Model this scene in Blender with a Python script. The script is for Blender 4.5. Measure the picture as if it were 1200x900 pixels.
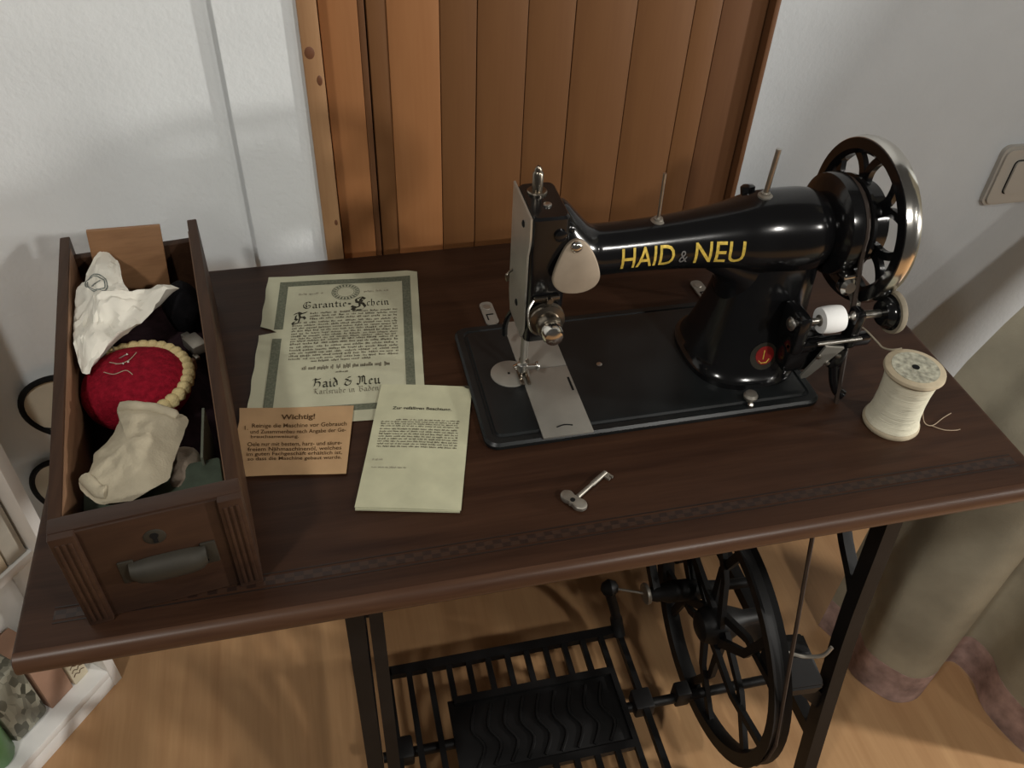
import bpy, bmesh, math, random
from mathutils import Vector, Matrix, noise
for o in list(bpy.data.objects): bpy.data.objects.remove(o)
S = bpy.context.scene; COL = S.collection; PI = math.pi
R = math.radians
ZT = 0.77                       # height of the table top; all shapes below are given relative to it

# ------------------------------------------------------------------ camera, world, lights
cd = bpy.data.cameras.new('camera'); cam = bpy.data.objects.new('camera', cd); COL.objects.link(cam)
cam.location = (0.2837, -0.4280, 0.6339 + ZT)
cam.rotation_euler = (R(47.66), R(-2.26), R(-12.99))
cd.sensor_fit = 'HORIZONTAL'; cd.sensor_width = 36; cd.lens = 1013.45 / 1200 * 36; cd.clip_start = 0.02
S.camera = cam
W = bpy.data.worlds.new('world'); S.world = W; W.use_nodes = True
W.node_tree.nodes['Background'].inputs[0].default_value = (1.0, 0.93, 0.84, 1)
W.node_tree.nodes['Background'].inputs[1].default_value = 0.035
def lamp(name, loc, power, radius, color):
    d = bpy.data.lights.new(name, 'POINT'); d.energy = power; d.shadow_soft_size = radius; d.color = color
    o = bpy.data.objects.new(name, d); COL.objects.link(o); o.location = (loc[0], loc[1], loc[2] + ZT); return o
WARM = (1.0, 0.965, 0.90)
lamp('room_lamp', (1.15, -1.05, 1.05), 21, 0.05, WARM)
lamp('room_lamp', (1.95, -0.95, 0.95), 9, 0.05, WARM)
lamp('standing_lamp', (2.7, -0.62, 0.43), 75, 0.05, WARM)
lamp('room_lamp', (-0.45, -0.75, 1.45), 24, 0.08, WARM)
S.view_settings.view_transform = 'Standard'; S.view_settings.look = 'None'
S.view_settings.exposure = 0.66; S.view_settings.gamma = 1.0; S.view_settings.use_curve_mapping = False

# ------------------------------------------------------------------ materials
MATS = {}
def _base(name):
    m = bpy.data.materials.new(name); m.use_nodes = True
    nt = m.node_tree; return m, nt, nt.nodes['Principled BSDF']
def paint(name, col, rough=0.6, metal=0.0, var=0.12, scale=30, bump=0.0, bscale=200, spec=0.5, stretch=(1, 1, 1), bdist=0.001):
    m, nt, p = _base(name); N = nt.nodes; L = nt.links
    tc = N.new('ShaderNodeTexCoord'); mp = N.new('ShaderNodeMapping'); mp.inputs['Scale'].default_value = stretch
    L.new(tc.outputs['Object'], mp.inputs['Vector'])
    nz = N.new('ShaderNodeTexNoise'); nz.inputs['Scale'].default_value = scale; nz.inputs['Detail'].default_value = 4
    L.new(mp.outputs['Vector'], nz.inputs['Vector'])
    rp = N.new('ShaderNodeValToRGB'); rp.color_ramp.elements[0].position = 0.3; rp.color_ramp.elements[1].position = 0.7
    rp.color_ramp.elements[0].color = tuple(c * (1 - var) for c in col) + (1,)
    rp.color_ramp.elements[1].color = tuple(min(1, c * (1 + var)) for c in col) + (1,)
    L.new(nz.outputs['Fac'], rp.inputs['Fac']); L.new(rp.outputs['Color'], p.inputs['Base Color'])
    p.inputs['Roughness'].default_value = rough; p.inputs['Metallic'].default_value = metal
    p.inputs['Specular IOR Level'].default_value = spec
    if bump:
        n2 = N.new('ShaderNodeTexNoise'); n2.inputs['Scale'].default_value = bscale; n2.inputs['Detail'].default_value = 3
        L.new(mp.outputs['Vector'], n2.inputs['Vector'])
        b = N.new('ShaderNodeBump'); b.inputs['Strength'].default_value = bump; b.inputs['Distance'].default_value = bdist
        L.new(n2.outputs['Fac'], b.inputs['Height']); L.new(b.outputs['Normal'], p.inputs['Normal'])
    MATS[name] = m; return m
def wood(name, c1, c2, axis='X', scale=9.0, rough=0.45, bump=0.15, spec=0.4, big=1.0):
    m, nt, p = _base(name); N = nt.nodes; L = nt.links
    tc = N.new('ShaderNodeTexCoord'); mp = N.new('ShaderNodeMapping')
    s = {'X': (0.06, 1, 1), 'Y': (1, 0.06, 1), 'Z': (1, 1, 0.05)}[axis]
    mp.inputs['Scale'].default_value = tuple(v * scale for v in s)
    L.new(tc.outputs['Object'], mp.inputs['Vector'])
    n1 = N.new('ShaderNodeTexNoise'); n1.inputs['Scale'].default_value = 6; n1.inputs['Detail'].default_value = 8; n1.inputs['Distortion'].default_value = 0.6
    n2 = N.new('ShaderNodeTexNoise'); n2.inputs['Scale'].default_value = 40; n2.inputs['Detail'].default_value = 3
    for n in (n1, n2): L.new(mp.outputs['Vector'], n.inputs['Vector'])
    ad = N.new('ShaderNodeMath'); ad.operation = 'MULTIPLY_ADD'; ad.inputs[1].default_value = 0.35
    L.new(n2.outputs['Fac'], ad.inputs[0]); L.new(n1.outputs['Fac'], ad.inputs[2])
    rp = N.new('ShaderNodeValToRGB'); rp.color_ramp.elements[0].position = 0.42; rp.color_ramp.elements[1].position = 0.92
    rp.color_ramp.elements[0].color = tuple(c1) + (1,); rp.color_ramp.elements[1].color = tuple(c2) + (1,)
    L.new(ad.outputs[0], rp.inputs['Fac']); L.new(rp.outputs['Color'], p.inputs['Base Color'])
    p.inputs['Roughness'].default_value = rough; p.inputs['Specular IOR Level'].default_value = spec
    b = N.new('ShaderNodeBump'); b.inputs['Strength'].default_value = bump; b.inputs['Distance'].default_value = 0.0006
    L.new(n2.outputs['Fac'], b.inputs['Height']); L.new(b.outputs['Normal'], p.inputs['Normal'])
    MATS[name] = m; return m
paint('plaster_white_dim', (0.495, 0.515, 0.53), 0.85, var=0.05, scale=7, bump=0.35, bscale=160, bdist=0.002, spec=0.2)  # same paint as the left wall, darkened to stand in for dimmer light
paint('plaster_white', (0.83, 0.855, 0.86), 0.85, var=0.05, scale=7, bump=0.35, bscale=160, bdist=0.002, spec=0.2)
wood('laminate', (0.39, 0.215, 0.100), (0.51, 0.305, 0.150), 'Y', 5, 0.38, 0.05)
wood('mahogany', (0.0250, 0.0105, 0.0058), (0.055, 0.0250, 0.0135), 'X', 9, 0.42, 0.12, 0.2)
wood('mahogany_edge', (0.05, 0.022, 0.012), (0.10, 0.050, 0.028), 'X', 9, 0.36, 0.12, 0.3)
wood('walnut', (0.032, 0.0145, 0.0075), (0.062, 0.030, 0.0155), 'Y', 10, 0.55, 0.15, 0.2)
wood('walnut_front', (0.028, 0.012, 0.0065), (0.05, 0.023, 0.012), 'X', 10, 0.5, 0.15)
wood('walnut_inner', (0.14, 0.07, 0.035), (0.24, 0.13, 0.07), 'Y', 10, 0.6, 0.12)
wood('tan_board', (0.24, 0.12, 0.055), (0.34, 0.18, 0.085), 'X', 12, 0.55, 0.1)
for i, (a, b) in enumerate((((0.29, 0.120, 0.042), (0.35, 0.155, 0.060)), ((0.145, 0.060, 0.020), (0.175, 0.077, 0.027)), ((0.12, 0.050, 0.020), (0.15, 0.066, 0.027)))):
    wood('door_board_%d' % i, a, b, 'Z', 7, 0.5, 0.06)
wood('pine', (0.34, 0.18, 0.085), (0.45, 0.26, 0.13), 'Z', 7, 0.5, 0.06)
paint('inlay_dark', (0.012, 0.006, 0.004), 0.45)
paint('knot', (0.16, 0.06, 0.025), 0.6)
paint('black_enamel', (0.006, 0.006, 0.0065), 0.16, var=0.1, spec=0.5)
paint('black_bed', (0.010, 0.0115, 0.012), 0.38, var=0.25, scale=25, spec=0.35)
paint('cast_iron', (0.0070, 0.0066, 0.0066), 0.5, var=0.3, scale=20, bump=0.1, bscale=120, spec=0.28)
paint('black_plain', (0.006, 0.006, 0.006), 0.7, spec=0.2)
paint('nickel', (0.50, 0.48, 0.44), 0.32, 1.0, var=0.10, scale=40)
paint('nickel_dull', (0.36, 0.335, 0.29), 0.48, 0.8, var=0.14, scale=30)
paint('mirror_steel', (0.46, 0.44, 0.38), 0.30, 0.62, var=0.08, scale=30)
paint('dark_nickel', (0.24, 0.21, 0.17), 0.3, 1.0, var=0.15, scale=40)
paint('plate_steel', (0.30, 0.285, 0.25), 0.5, 0.45, var=0.10, scale=30)
paint('chrome', (0.70, 0.68, 0.63), 0.16, 1.0, var=0.06, scale=40)
paint('worn_brown_metal', (0.34, 0.275, 0.205), 0.55, 0.35, var=0.10, scale=50)
paint('gold', (0.75, 0.54, 0.10), 0.38, 0.25, var=0.25, scale=260)
paint('grey_letter', (0.17, 0.165, 0.16), 0.5, 0.2)
paint('red_enamel', (0.25, 0.016, 0.014), 0.35)
paint('brass_dark', (0.034, 0.029, 0.020), 0.6, 0.3)
paint('paper', (0.525, 0.52, 0.375), 0.9, var=0.10, scale=22, bump=0.2, bscale=60, spec=0.15)
paint('paper_booklet', (0.55, 0.545, 0.375), 0.9, var=0.10, scale=30, bump=0.2, bscale=60, spec=0.15)
paint('paper_kraft', (0.48, 0.31, 0.165), 0.9, var=0.10, scale=25, bump=0.2, bscale=60, spec=0.15)
paint('print_black', (0.045, 0.042, 0.03), 0.9, var=0.4, scale=300, spec=0.1)
paint('print_text', (0.17, 0.155, 0.11), 0.9, var=0.4, scale=300, spec=0.1)
paint('print_green', (0.15, 0.16, 0.115), 0.9, var=0.25, scale=400, spec=0.1)
paint('print_brown', (0.10, 0.055, 0.025), 0.9, var=0.3, scale=300, spec=0.1)
paint('print_faint', (0.36, 0.335, 0.25), 0.9, var=0.3, scale=300, spec=0.1)
paint('tissue_white', (0.76, 0.73, 0.64), 0.85, var=0.08, scale=25, bump=0.5, bscale=40, bdist=0.003, spec=0.15)
paint('stamp_grey', (0.20, 0.22, 0.20), 0.9, var=0.4, scale=300)
paint('red_wool', (0.23, 0.007, 0.018), 0.95, var=0.3, scale=180, bump=0.8, bscale=420, bdist=0.002, spec=0.1)
paint('cream_wool', (0.60, 0.49, 0.25), 0.95, var=0.25, scale=150, bump=0.8, bscale=400, bdist=0.002, spec=0.1)
paint('linen', (0.42, 0.37, 0.27), 0.95, var=0.14, scale=40, bump=0.5, bscale=500, spec=0.1)
paint('linen_dark', (0.33, 0.27, 0.21), 0.95, var=0.2, scale=40, bump=0.5, bscale=500, spec=0.1)  # darker linen tone, used for the brown cloth and the stick
paint('green_cloth', (0.055, 0.075, 0.05), 0.8, var=0.25, scale=60)
paint('green_card', (0.12, 0.13, 0.095), 0.8, var=0.2, scale=60)
paint('black_fabric', (0.007, 0.0065, 0.0075), 0.95, var=0.3, scale=90, bump=0.6, bscale=200, spec=0.1)
paint('dark_fabric', (0.035, 0.02, 0.025), 0.95, var=0.3, scale=90, bump=0.6, bscale=200, spec=0.1)
paint('spool_wood', (0.50, 0.42, 0.29), 0.7, var=0.15, scale=60, bump=0.2)
paint('spool_label', (0.38, 0.37, 0.29), 0.9, var=0.5, scale=160)
paint('cream_thread', (0.93, 0.88, 0.68), 0.8, var=0.06, scale=14, bump=0.9, bscale=300, stretch=(0.05, 0.05, 6), bdist=0.0015)
paint('white_thread', (0.93, 0.93, 0.91), 0.7, var=0.02, bump=0.3, bscale=300, stretch=(6, 0.05, 0.05))
paint('loose_thread', (0.40, 0.31, 0.22), 0.9)
paint('rubber_tan', (0.27, 0.23, 0.165), 0.8, var=0.2)
paint('leather', (0.035, 0.022, 0.015), 0.7, var=0.3)
paint('switch_plastic', (0.36, 0.335, 0.295), 0.45, var=0.02)
paint('shelf_white', (0.90, 0.89, 0.86), 0.4, var=0.02)
paint('pale_disc', (0.62, 0.56, 0.44), 0.7, var=0.05)
paint('box_beige', (0.55, 0.46, 0.33), 0.75, var=0.06)
paint('box_cream', (0.68, 0.60, 0.44), 0.75, var=0.06)
paint('box_pink', (0.42, 0.25, 0.17), 0.75, var=0.06)
paint('box_grey', (0.50, 0.47, 0.40), 0.75, var=0.08)
paint('green_plastic', (0.09, 0.20, 0.075), 0.4, var=0.15)
paint('red_plastic', (0.45, 0.02, 0.03), 0.4)
paint('skirt_fabric', (0.36, 0.33, 0.25), 0.9, var=0.22, scale=9, bump=0.4, bscale=300, spec=0.1)
paint('seat_fabric', (0.12, 0.085, 0.06), 0.9, var=0.15, scale=20, bump=0.4, bscale=300, spec=0.1)
paint('hem_fabric', (0.40, 0.28, 0.25), 0.9, var=0.35, scale=35, bump=0.4, bscale=300, spec=0.1)
def camo(name):
    m, nt, p = _base(name); N = nt.nodes; L = nt.links
    tc = N.new('ShaderNodeTexCoord'); mp = N.new('ShaderNodeMapping'); mp.inputs['Scale'].default_value = (110, 110, 45); mp.inputs['Rotation'].default_value = (0.5, 0.6, 0)
    vo = N.new('ShaderNodeTexVoronoi'); vo.inputs['Scale'].default_value = 1.0
    L.new(tc.outputs['Object'], mp.inputs['Vector']); L.new(mp.outputs['Vector'], vo.inputs['Vector'])
    rp = N.new('ShaderNodeValToRGB'); e = rp.color_ramp.elements
    e[0].position = 0.15; e[0].color = (0.05, 0.05, 0.035, 1); e[1].position = 0.8; e[1].color = (0.38, 0.37, 0.29, 1)
    L.new(vo.outputs['Color'], rp.inputs['Fac']); L.new(rp.outputs['Color'], p.inputs['Base Color']); p.inputs['Roughness'].default_value = 0.6
    MATS[name] = m
camo('mottled_print')
def inlay(name):
    m, nt, p = _base(name); N = nt.nodes; L = nt.links
    tc = N.new('ShaderNodeTexCoord'); ck = N.new('ShaderNodeTexChecker'); ck.inputs['Scale'].default_value = 125
    ck.inputs['Color1'].default_value = (0.016, 0.0068, 0.004, 1); ck.inputs['Color2'].default_value = (0.034, 0.0155, 0.0085, 1)
    L.new(tc.outputs['Object'], ck.inputs['Vector']); L.new(ck.outputs['Color'], p.inputs['Base Color']); p.inputs['Roughness'].default_value = 0.4
    MATS[name] = m
inlay('inlay_check')

# ------------------------------------------------------------------ object helpers
ORG = {}
def tag(o, label=None, cat=None, group=None, kind=None):
    if label: o['label'] = label
    if cat: o['category'] = cat
    if group: o['group'] = group
    if kind: o['kind'] = kind
    return o
def thing(name, base, label, cat, group=None):
    o = bpy.data.objects.new(name, None); COL.objects.link(o); o.empty_display_size = 0.02
    w = Vector((base[0], base[1], base[2] + ZT)); o.location = w; ORG[o] = w
    return tag(o, label, cat, group)
def obj(name, bm, mat, parent=None, smooth=40, label=None):
    bmesh.ops.remove_doubles(bm, verts=bm.verts, dist=1e-6)
    bmesh.ops.recalc_face_normals(bm, faces=bm.faces)
    me = bpy.data.meshes.new(name)
    xs = [v.co for v in bm.verts]
    o3 = Vector(((min(c.x for c in xs) + max(c.x for c in xs)) / 2, (min(c.y for c in xs) + max(c.y for c in xs)) / 2, min(c.z for c in xs)))
    for v in bm.verts: v.co -= o3
    bm.to_mesh(me); bm.free()
    if smooth:
        me.polygons.foreach_set('use_smooth', [True] * len(me.polygons)); me.set_sharp_from_angle(angle=R(smooth))
    me.materials.append(MATS[mat])
    o = bpy.data.objects.new(name, me); COL.objects.link(o)
    w = o3 + Vector((0, 0, ZT)); ORG[o] = w
    if parent: o.parent = parent; o.location = w - ORG[parent]
    else: o.location = w
    if label: o['label'] = label
    return o
def struct(name, bm, mat, smooth=40):
    return tag(obj(name, bm, mat, None, smooth), kind='structure')
def dup(src, parent, world):
    c = src.copy(); COL.objects.link(c); c.parent = parent
    w = Vector(world) + Vector((0, 0, ZT)); ORG[c] = w; c.location = w - ORG[parent]; return c
NB = bmesh.new
def box(bm, x0, x1, y0, y1, z0, z1, bev=0.0, seg=2, mtx=None):
    b = NB(); bmesh.ops.create_cube(b, size=1)
    for v in b.verts: v.co = Vector(((v.co.x + .5) * (x1 - x0) + x0, (v.co.y + .5) * (y1 - y0) + y0, (v.co.z + .5) * (z1 - z0) + z0))
    if bev: bmesh.ops.bevel(b, geom=b.edges[:], offset=bev, segments=seg, profile=0.5, affect='EDGES')
    if mtx: bmesh.ops.transform(b, matrix=mtx, verts=b.verts)
    me = bpy.data.meshes.new('t'); b.to_mesh(me); b.free(); bm.from_mesh(me); bpy.data.meshes.remove(me); return bm
def basis(ax):
    a = Vector(ax).normalized(); h = Vector((0, 0, 1)) if abs(a.z) < .9 else Vector((1, 0, 0))
    u = a.cross(h).normalized(); v = a.cross(u).normalized(); return a, u, v
def rings(bm, rr, cap=True, closed=False):
    vs = [[bm.verts.new(p) for p in r] for r in rr]; n = len(vs[0])
    for i in range(len(vs) - 1 + (1 if closed else 0)):
        a, b = vs[i], vs[(i + 1) % len(vs)]
        for k in range(n): bm.faces.new((a[k], a[(k + 1) % n], b[(k + 1) % n], b[k]))
    if cap and not closed:
        bm.faces.new(list(reversed(vs[0]))); bm.faces.new(vs[-1])
    return bm
def lathe(bm, prof, org, ax=(0, 0, 1), seg=28, cap=True):
    a, u, v = basis(ax); o = Vector(org)
    return rings(bm, [[o + a * h + (u * math.cos(2 * PI * k / seg) + v * math.sin(2 * PI * k / seg)) * max(r, 1e-5) for k in range(seg)] for r, h in prof], cap)
def cyl(bm, p0, p1, r0, r1=None, seg=16):
    p0 = Vector(p0); d = Vector(p1) - p0
    return lathe(bm, [(r0, 0), (r0 if r1 is None else r1, d.length)], p0, d, seg)
def tube(bm, pts, r, seg=8, closed=False, flat=None):
    P = [Vector(p) for p in pts]; rr = []
    n = len(P); up = None
    for i, p in enumerate(P):
        t = (P[(i + 1) % n] - P[i - 1]) if closed else (P[min(i + 1, n - 1)] - P[max(i - 1, 0)])
        t.normalize()
        if up is None:
            up = basis(t)[1]
        up = (up - t * up.dot(t)).normalized(); w = t.cross(up)
        ri = r[i] if isinstance(r, (list, tuple)) else r
        rr.append([p + (up * math.cos(2 * PI * k / seg) + w * math.sin(2 * PI * k / seg)) * ri for k in range(seg)])
    return rings(bm, rr, True, closed)
def bar(bm, pts, w, t, side):           # flat bar along pts: t thick along 'side', w wide across
    P = [Vector(p) for p in pts]; s = Vector(side).normalized(); rr = []
    for i, p in enumerate(P):
        d = (P[min(i + 1, len(P) - 1)] - P[max(i - 1, 0)]).normalized(); c = s.cross(d).normalized()
        wi = w[i] if isinstance(w, (list, tuple)) else w
        rr.append([p + s * t / 2 + c * wi / 2, p - s * t / 2 + c * wi / 2, p - s * t / 2 - c * wi / 2, p + s * t / 2 - c * wi / 2])
    return rings(bm, rr)
def spl(pts, n=8, closed=False):
    P = [Vector(p) for p in pts]; out = []; m = len(P)
    for i in range(m if closed else m - 1):
        g = lambda k: P[k % m] if closed else P[min(max(k, 0), m - 1)]
        a, b, c, d = g(i - 1), g(i), g(i + 1), g(i + 2)
        for k in range(n):
            t = k / n
            out.append(0.5 * ((2 * b) + (c - a) * t + (2 * a - 5 * b + 4 * c - d) * t * t + (3 * b - a - 3 * c + d) * t ** 3))
    if not closed: out.append(P[-1])
    return out
def prism(bm, pts, z0, z1):
    return rings(bm, [[Vector((p[0], p[1], z)) for p in pts] for z in (z0, z1)])
def rrect(x0, x1, y0, y1, r, n=6):
    out = []
    for cx, cy, a in ((x1 - r, y1 - r, 0), (x0 + r, y1 - r, 90), (x0 + r, y0 + r, 180), (x1 - r, y0 + r, 270)):
        for k in range(n + 1):
            t = R(a + 90 * k / n); out.append((cx + r * math.cos(t), cy + r * math.sin(t)))
    return out
def text_bm(s, bold=0.0, shear=0.0):
    c = bpy.data.curves.new('t', 'FONT'); c.body = s; c.offset = bold; c.shear = shear; c.resolution_u = 3
    o = bpy.data.objects.new('t', c); COL.objects.link(o)
    me = o.to_mesh(); b = NB(); b.from_mesh(me); o.to_mesh_clear()
    bpy.data.objects.remove(o); bpy.data.curves.remove(c)
    xs = [v.co.x for v in b.verts]; ys = [v.co.y for v in b.verts]
    return b, min(xs), max(xs), min(ys), max(ys)
def merge(bm, b):
    me = bpy.data.meshes.new('t'); b.to_mesh(me); b.free(); bm.from_mesh(me); bpy.data.meshes.remove(me)
def text_fit(bm, s, f, u0, u1, v0, v1, bold=0.0, shear=0.0):   # text stretched into u0..u1, v0..v1; f maps (u, v) to a point
    b, a0, a1, b0, b1 = text_bm(s, bold, shear)
    for v in b.verts: v.co = f(u0 + (v.co.x - a0) / (a1 - a0) * (u1 - u0), v0 + (v.co.y - b0) / (b1 - b0) * (v1 - v0))
    merge(bm, b)


# broad-nib blackletter strokes: glyph = (advance, [polyline, ...]) in a box where x-height is 0.6 and capitals reach 1
GL = {
 'a': (.50, [[(.10, .52), (.24, .60), (.36, .50), (.36, .08), (.46, .0)], [(.34, .34), (.12, .26), (.10, .08), (.22, .0), (.36, .12)]]),
 'r': (.38, [[(.06, .54), (.14, .60), (.14, .08), (.22, .0)], [(.14, .46), (.26, .60), (.36, .52)]]),
 'n': (.56, [[(.06, .54), (.14, .60), (.14, .08), (.20, .0)], [(.14, .46), (.30, .60), (.40, .50), (.40, .08), (.50, .0)]]),
 't': (.36, [[(.16, .84), (.16, .08), (.26, .0), (.34, .06)], [(.04, .58), (.32, .58)]]),
 'i': (.30, [[(.06, .54), (.14, .60), (.14, .08), (.24, .0)], [(.12, .80), (.17, .86)]]),
 'e': (.44, [[(.38, .10), (.24, .0), (.12, .12), (.12, .48), (.24, .60), (.36, .48), (.14, .28)]]),
 'c': (.40, [[(.36, .08), (.24, .0), (.12, .10), (.12, .50), (.24, .60), (.36, .54)]]),
 'h': (.54, [[(.08, .92), (.14, 1.0), (.14, .08), (.20, .0)], [(.14, .46), (.28, .60), (.40, .48), (.38, .10), (.26, -.16)]]),
 'd': (.48, [[(.12, .98), (.36, .52), (.38, .14), (.24, .0), (.10, .12), (.10, .44), (.24, .58), (.36, .48)]]),
 'u': (.56, [[(.06, .56), (.14, .60), (.14, .10), (.24, .0), (.38, .12)], [(.34, .56), (.40, .60), (.40, .08), (.50, .0)]]),
 'l': (.28, [[(.08, .92), (.14, 1.0), (.14, .08), (.24, .0)]]),
 's': (.40, [[(.36, .54), (.24, .60), (.12, .46), (.34, .22), (.30, .04), (.16, .0), (.08, .08)]]),
 'G': (.84, [[(.72, .84), (.56, 1.0), (.26, .92), (.12, .60), (.14, .22), (.38, .0), (.66, .10), (.72, .40), (.48, .46)], [(.38, .88), (.32, .50), (.40, .16)]]),
 'S': (.86, [[(.78, .86), (.56, 1.02), (.28, .88), (.30, .66), (.66, .50), (.78, .24), (.58, -.02), (.26, -.02), (.04, .14)], [(.06, .30), (.30, .18), (.50, .30), (.44, .74)], [(.50, .86), (.62, .66)]]),
 'H': (.80, [[(.06, .84), (.22, 1.0), (.40, .86), (.66, .98)], [(.24, .98), (.28, .60), (.20, .16), (.08, .02)], [(.28, .54), (.52, .64), (.66, .46), (.62, .12), (.42, -.14)]]),
 'N': (.90, [[(.06, .16), (.18, .02), (.28, .16), (.28, .84), (.14, .98), (.04, .88)], [(.28, .80), (.50, 1.0), (.64, .84), (.64, .12), (.80, .02)], [(.46, .94), (.46, .30)]]),
 'K': (.78, [[(.08, .84), (.26, 1.0), (.44, .86), (.62, 1.0)], [(.28, .98), (.28, .18), (.10, .02)], [(.28, .50), (.54, .60), (.36, .44), (.56, .08), (.70, .02)]]),
 'B': (.78, [[(.14, .04), (.26, .16), (.26, .86), (.12, .98)], [(.26, .82), (.50, 1.0), (.64, .84), (.34, .56)], [(.34, .54), (.60, .50), (.66, .20), (.46, .0), (.26, .10)]]),
 'F': (.82, [[(.08, .86), (.30, 1.0), (.50, .88), (.76, 1.02)], [(.36, .94), (.42, .50), (.34, .12), (.12, -.02), (.02, .12), (.16, .22)], [(.40, .54), (.62, .60), (.70, .42)], [(.20, .74), (.16, .46), (.28, .36)]]),
 '&': (.72, [[(.62, .96), (.36, .92), (.20, .74), (.44, .60), (.24, .46), (.14, .20), (.34, .0), (.58, .14), (.66, .50), (.44, .52)]]),
 '-': (.44, [[(.10, .32), (.32, .32)], [(.10, .46), (.32, .46)]]), ' ': (.34, [])}
def blackletter(bm, s_, f, u0, u1, v0, v1, nib=.10):
    tot = sum(GL[c][0] for c in s_); x = 0
    P = lambda p, o: f(u0 + (x + p[0] + o[0]) / tot * (u1 - u0), v0 + (p[1] + o[1]) * (v1 - v0))
    a, o2 = (nib * .5, nib * .62), None
    for c in s_:
        w, st_ = GL[c]
        for pl in st_:
            for p, q in zip(pl, pl[1:]):
                n = (nib * .55, nib * .75); k = (n[0] * .25, -n[1] * .12)
                pts = [P(p, (-n[0] - k[0], -n[1] - k[1])), P(p, (n[0] - k[0], n[1] - k[1])), P(q, (n[0] + k[0], n[1] + k[1])), P(q, (-n[0] + k[0], -n[1] + k[1]))]
                bm.faces.new([bm.verts.new(t) for t in pts])
        x += w

# ------------------------------------------------------------------ the room
b = NB(); box(b, -1.6, 3.2, -2.2, 0.9, -0.80, -0.77); struct('floor', b, 'laminate')
b = NB(); box(b, 0.845, 3.2, 0.530, 0.66, -0.77, 1.65); struct('wall_right', b, 'plaster_white_dim')
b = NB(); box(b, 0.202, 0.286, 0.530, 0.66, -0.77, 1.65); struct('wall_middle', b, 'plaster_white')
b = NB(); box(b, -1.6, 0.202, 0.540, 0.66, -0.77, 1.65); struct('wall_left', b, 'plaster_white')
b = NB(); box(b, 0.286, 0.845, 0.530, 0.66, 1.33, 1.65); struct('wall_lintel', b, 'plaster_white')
b = NB(); box(b, 0.286, 0.307, 0.522, 0.600, -0.77, 1.33, 0.002); trim = struct('trim_1', b, 'pine')
for (x, z, w_, h_) in ((0.294, 0.262, 0.0055, 0.007), (0.3015, 0.231, 0.003, 0.006), (0.302, 0.05, 0.002, 0.004)):
    b = NB(); lathe(b, [(1, 0), (0.8, 0.0006)], (0, 0, 0), (0, -1, 0), 14)
    for v in b.verts: v.co = Vector((x + v.co.x * w_, 0.522 + v.co.y, z + v.co.z * h_))
    obj('knot', b, 'knot', trim)
b = NB(); box(b, 0.838, 0.845, 0.528, 0.600, -0.77, 1.33, 0.0015); struct('trim_2', b, 'door_board_2')
b = NB(); box(b, 0.307, 0.838, 0.562, 0.585, -0.765, 1.33); door = struct('door_1', b, 'door_board_2')
PL = [(0.3085, 0.3500, 0, 0.0), (0.3508, 0.3580, 2, -4), (0.3586, 0.3802, 1, 6), (0.3810, 0.4390, 0, 0.6), (0.4398, 0.4815, 1, -0.6), (0.4823, 0.5408, 1, 0.4),
      (0.5416, 0.5966, 1, -0.4), (0.5974, 0.6706, 1, 0.5), (0.6714, 0.7426, 1, -0.5), (0.7434, 0.7776, 1, 0), (0.7786, 0.8372, 2, -1)]
for (x0, x1, mi, ang) in PL:
    b = NB(); cx = (x0 + x1) / 2
    box(b, x0, x1, 0.543, 0.5625, -0.762, 1.325, 0.0010, mtx=Matrix.Translation((cx, 0.552, 0)) @ Matrix.Rotation(R(ang), 4, 'Z') @ Matrix.Translation((-cx, -0.552, 0)))
    obj('plank', b, 'door_board_%d' % mi, door)
# wall switch
sw = thing('wall_switch', (1.299, 0.530, -0.017), 'white light switch with rounded frame on wall beside the handwheel', 'switch')
def plate_xz(bm, pts, y0, y1): return rings(bm, [[Vector((p[0], y, p[1])) for p in pts] for y in (y1, y0)])
b = NB(); plate_xz(b, rrect(1.2535, 1.3445, -0.017, 0.078, 0.012), 0.5225, 0.530); plate_xz(b, rrect(1.2575, 1.3405, -0.013, 0.074, 0.010), 0.519, 0.5226); obj('frame', b, 'switch_plastic', sw)
b = NB(); plate_xz(b, rrect(1.2765, 1.3215, 0.003, 0.058, 0.007), 0.5180, 0.5192); obj('gap', b, 'black_plain', sw)
b = NB(); plate_xz(b, rrect(1.2780, 1.3200, 0.0045, 0.0565, 0.006), 0.5150, 0.5182); obj('rocker', b, 'switch_plastic', sw)

# ------------------------------------------------------------------ sewing table
TW, TD, TH = 0.9654, 0.5225, 0.022
tab = thing('sewing_table', (0.55, 0.26, -0.77), 'dark wooden sewing table on black cast iron treadle stand', 'table')
def nose(bm, x0, x1, y0, y1, z0, z1):
    rr = []; h = (z1 - z0) / 2; n = 10
    for k in range(n + 1):
        a = -PI / 2 + PI * k / n; i = h * 0.8 * (1 - math.cos(a)); z = (z0 + z1) / 2 + h * math.sin(a)
        rr.append([Vector((p[0], p[1], z)) for p in rrect(x0 + i, x1 - i, y0 + i, y1 - i, 0.006)])
    return rings(bm, rr)
b = NB(); nose(b, 0, TW, 0, TD, -TH, 0); top = obj('tabletop', b, 'mahogany', tab, 50)
b = NB(); box(b, 0.03, 0.945, 0.0335, 0.0425, -0.0004, 0.0003); obj('inlay_band', b, 'inlay_check', top)
for y in (0.0305, 0.0455):
    b = NB(); box(b, 0.03, 0.945, y - 0.0006, y + 0.0006, -0.0004, 0.0004); obj('inlay_line', b, 'inlay_dark', top)
b = NB()
rr = []
for k in range(9):
    a = PI / 2 + PI * k / 8; rr.append([Vector((x, 0.008 + 0.0108 * math.cos(a), -0.0112 + 0.0117 * math.sin(a))) for x in (0.004, TW - 0.004)])
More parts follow.
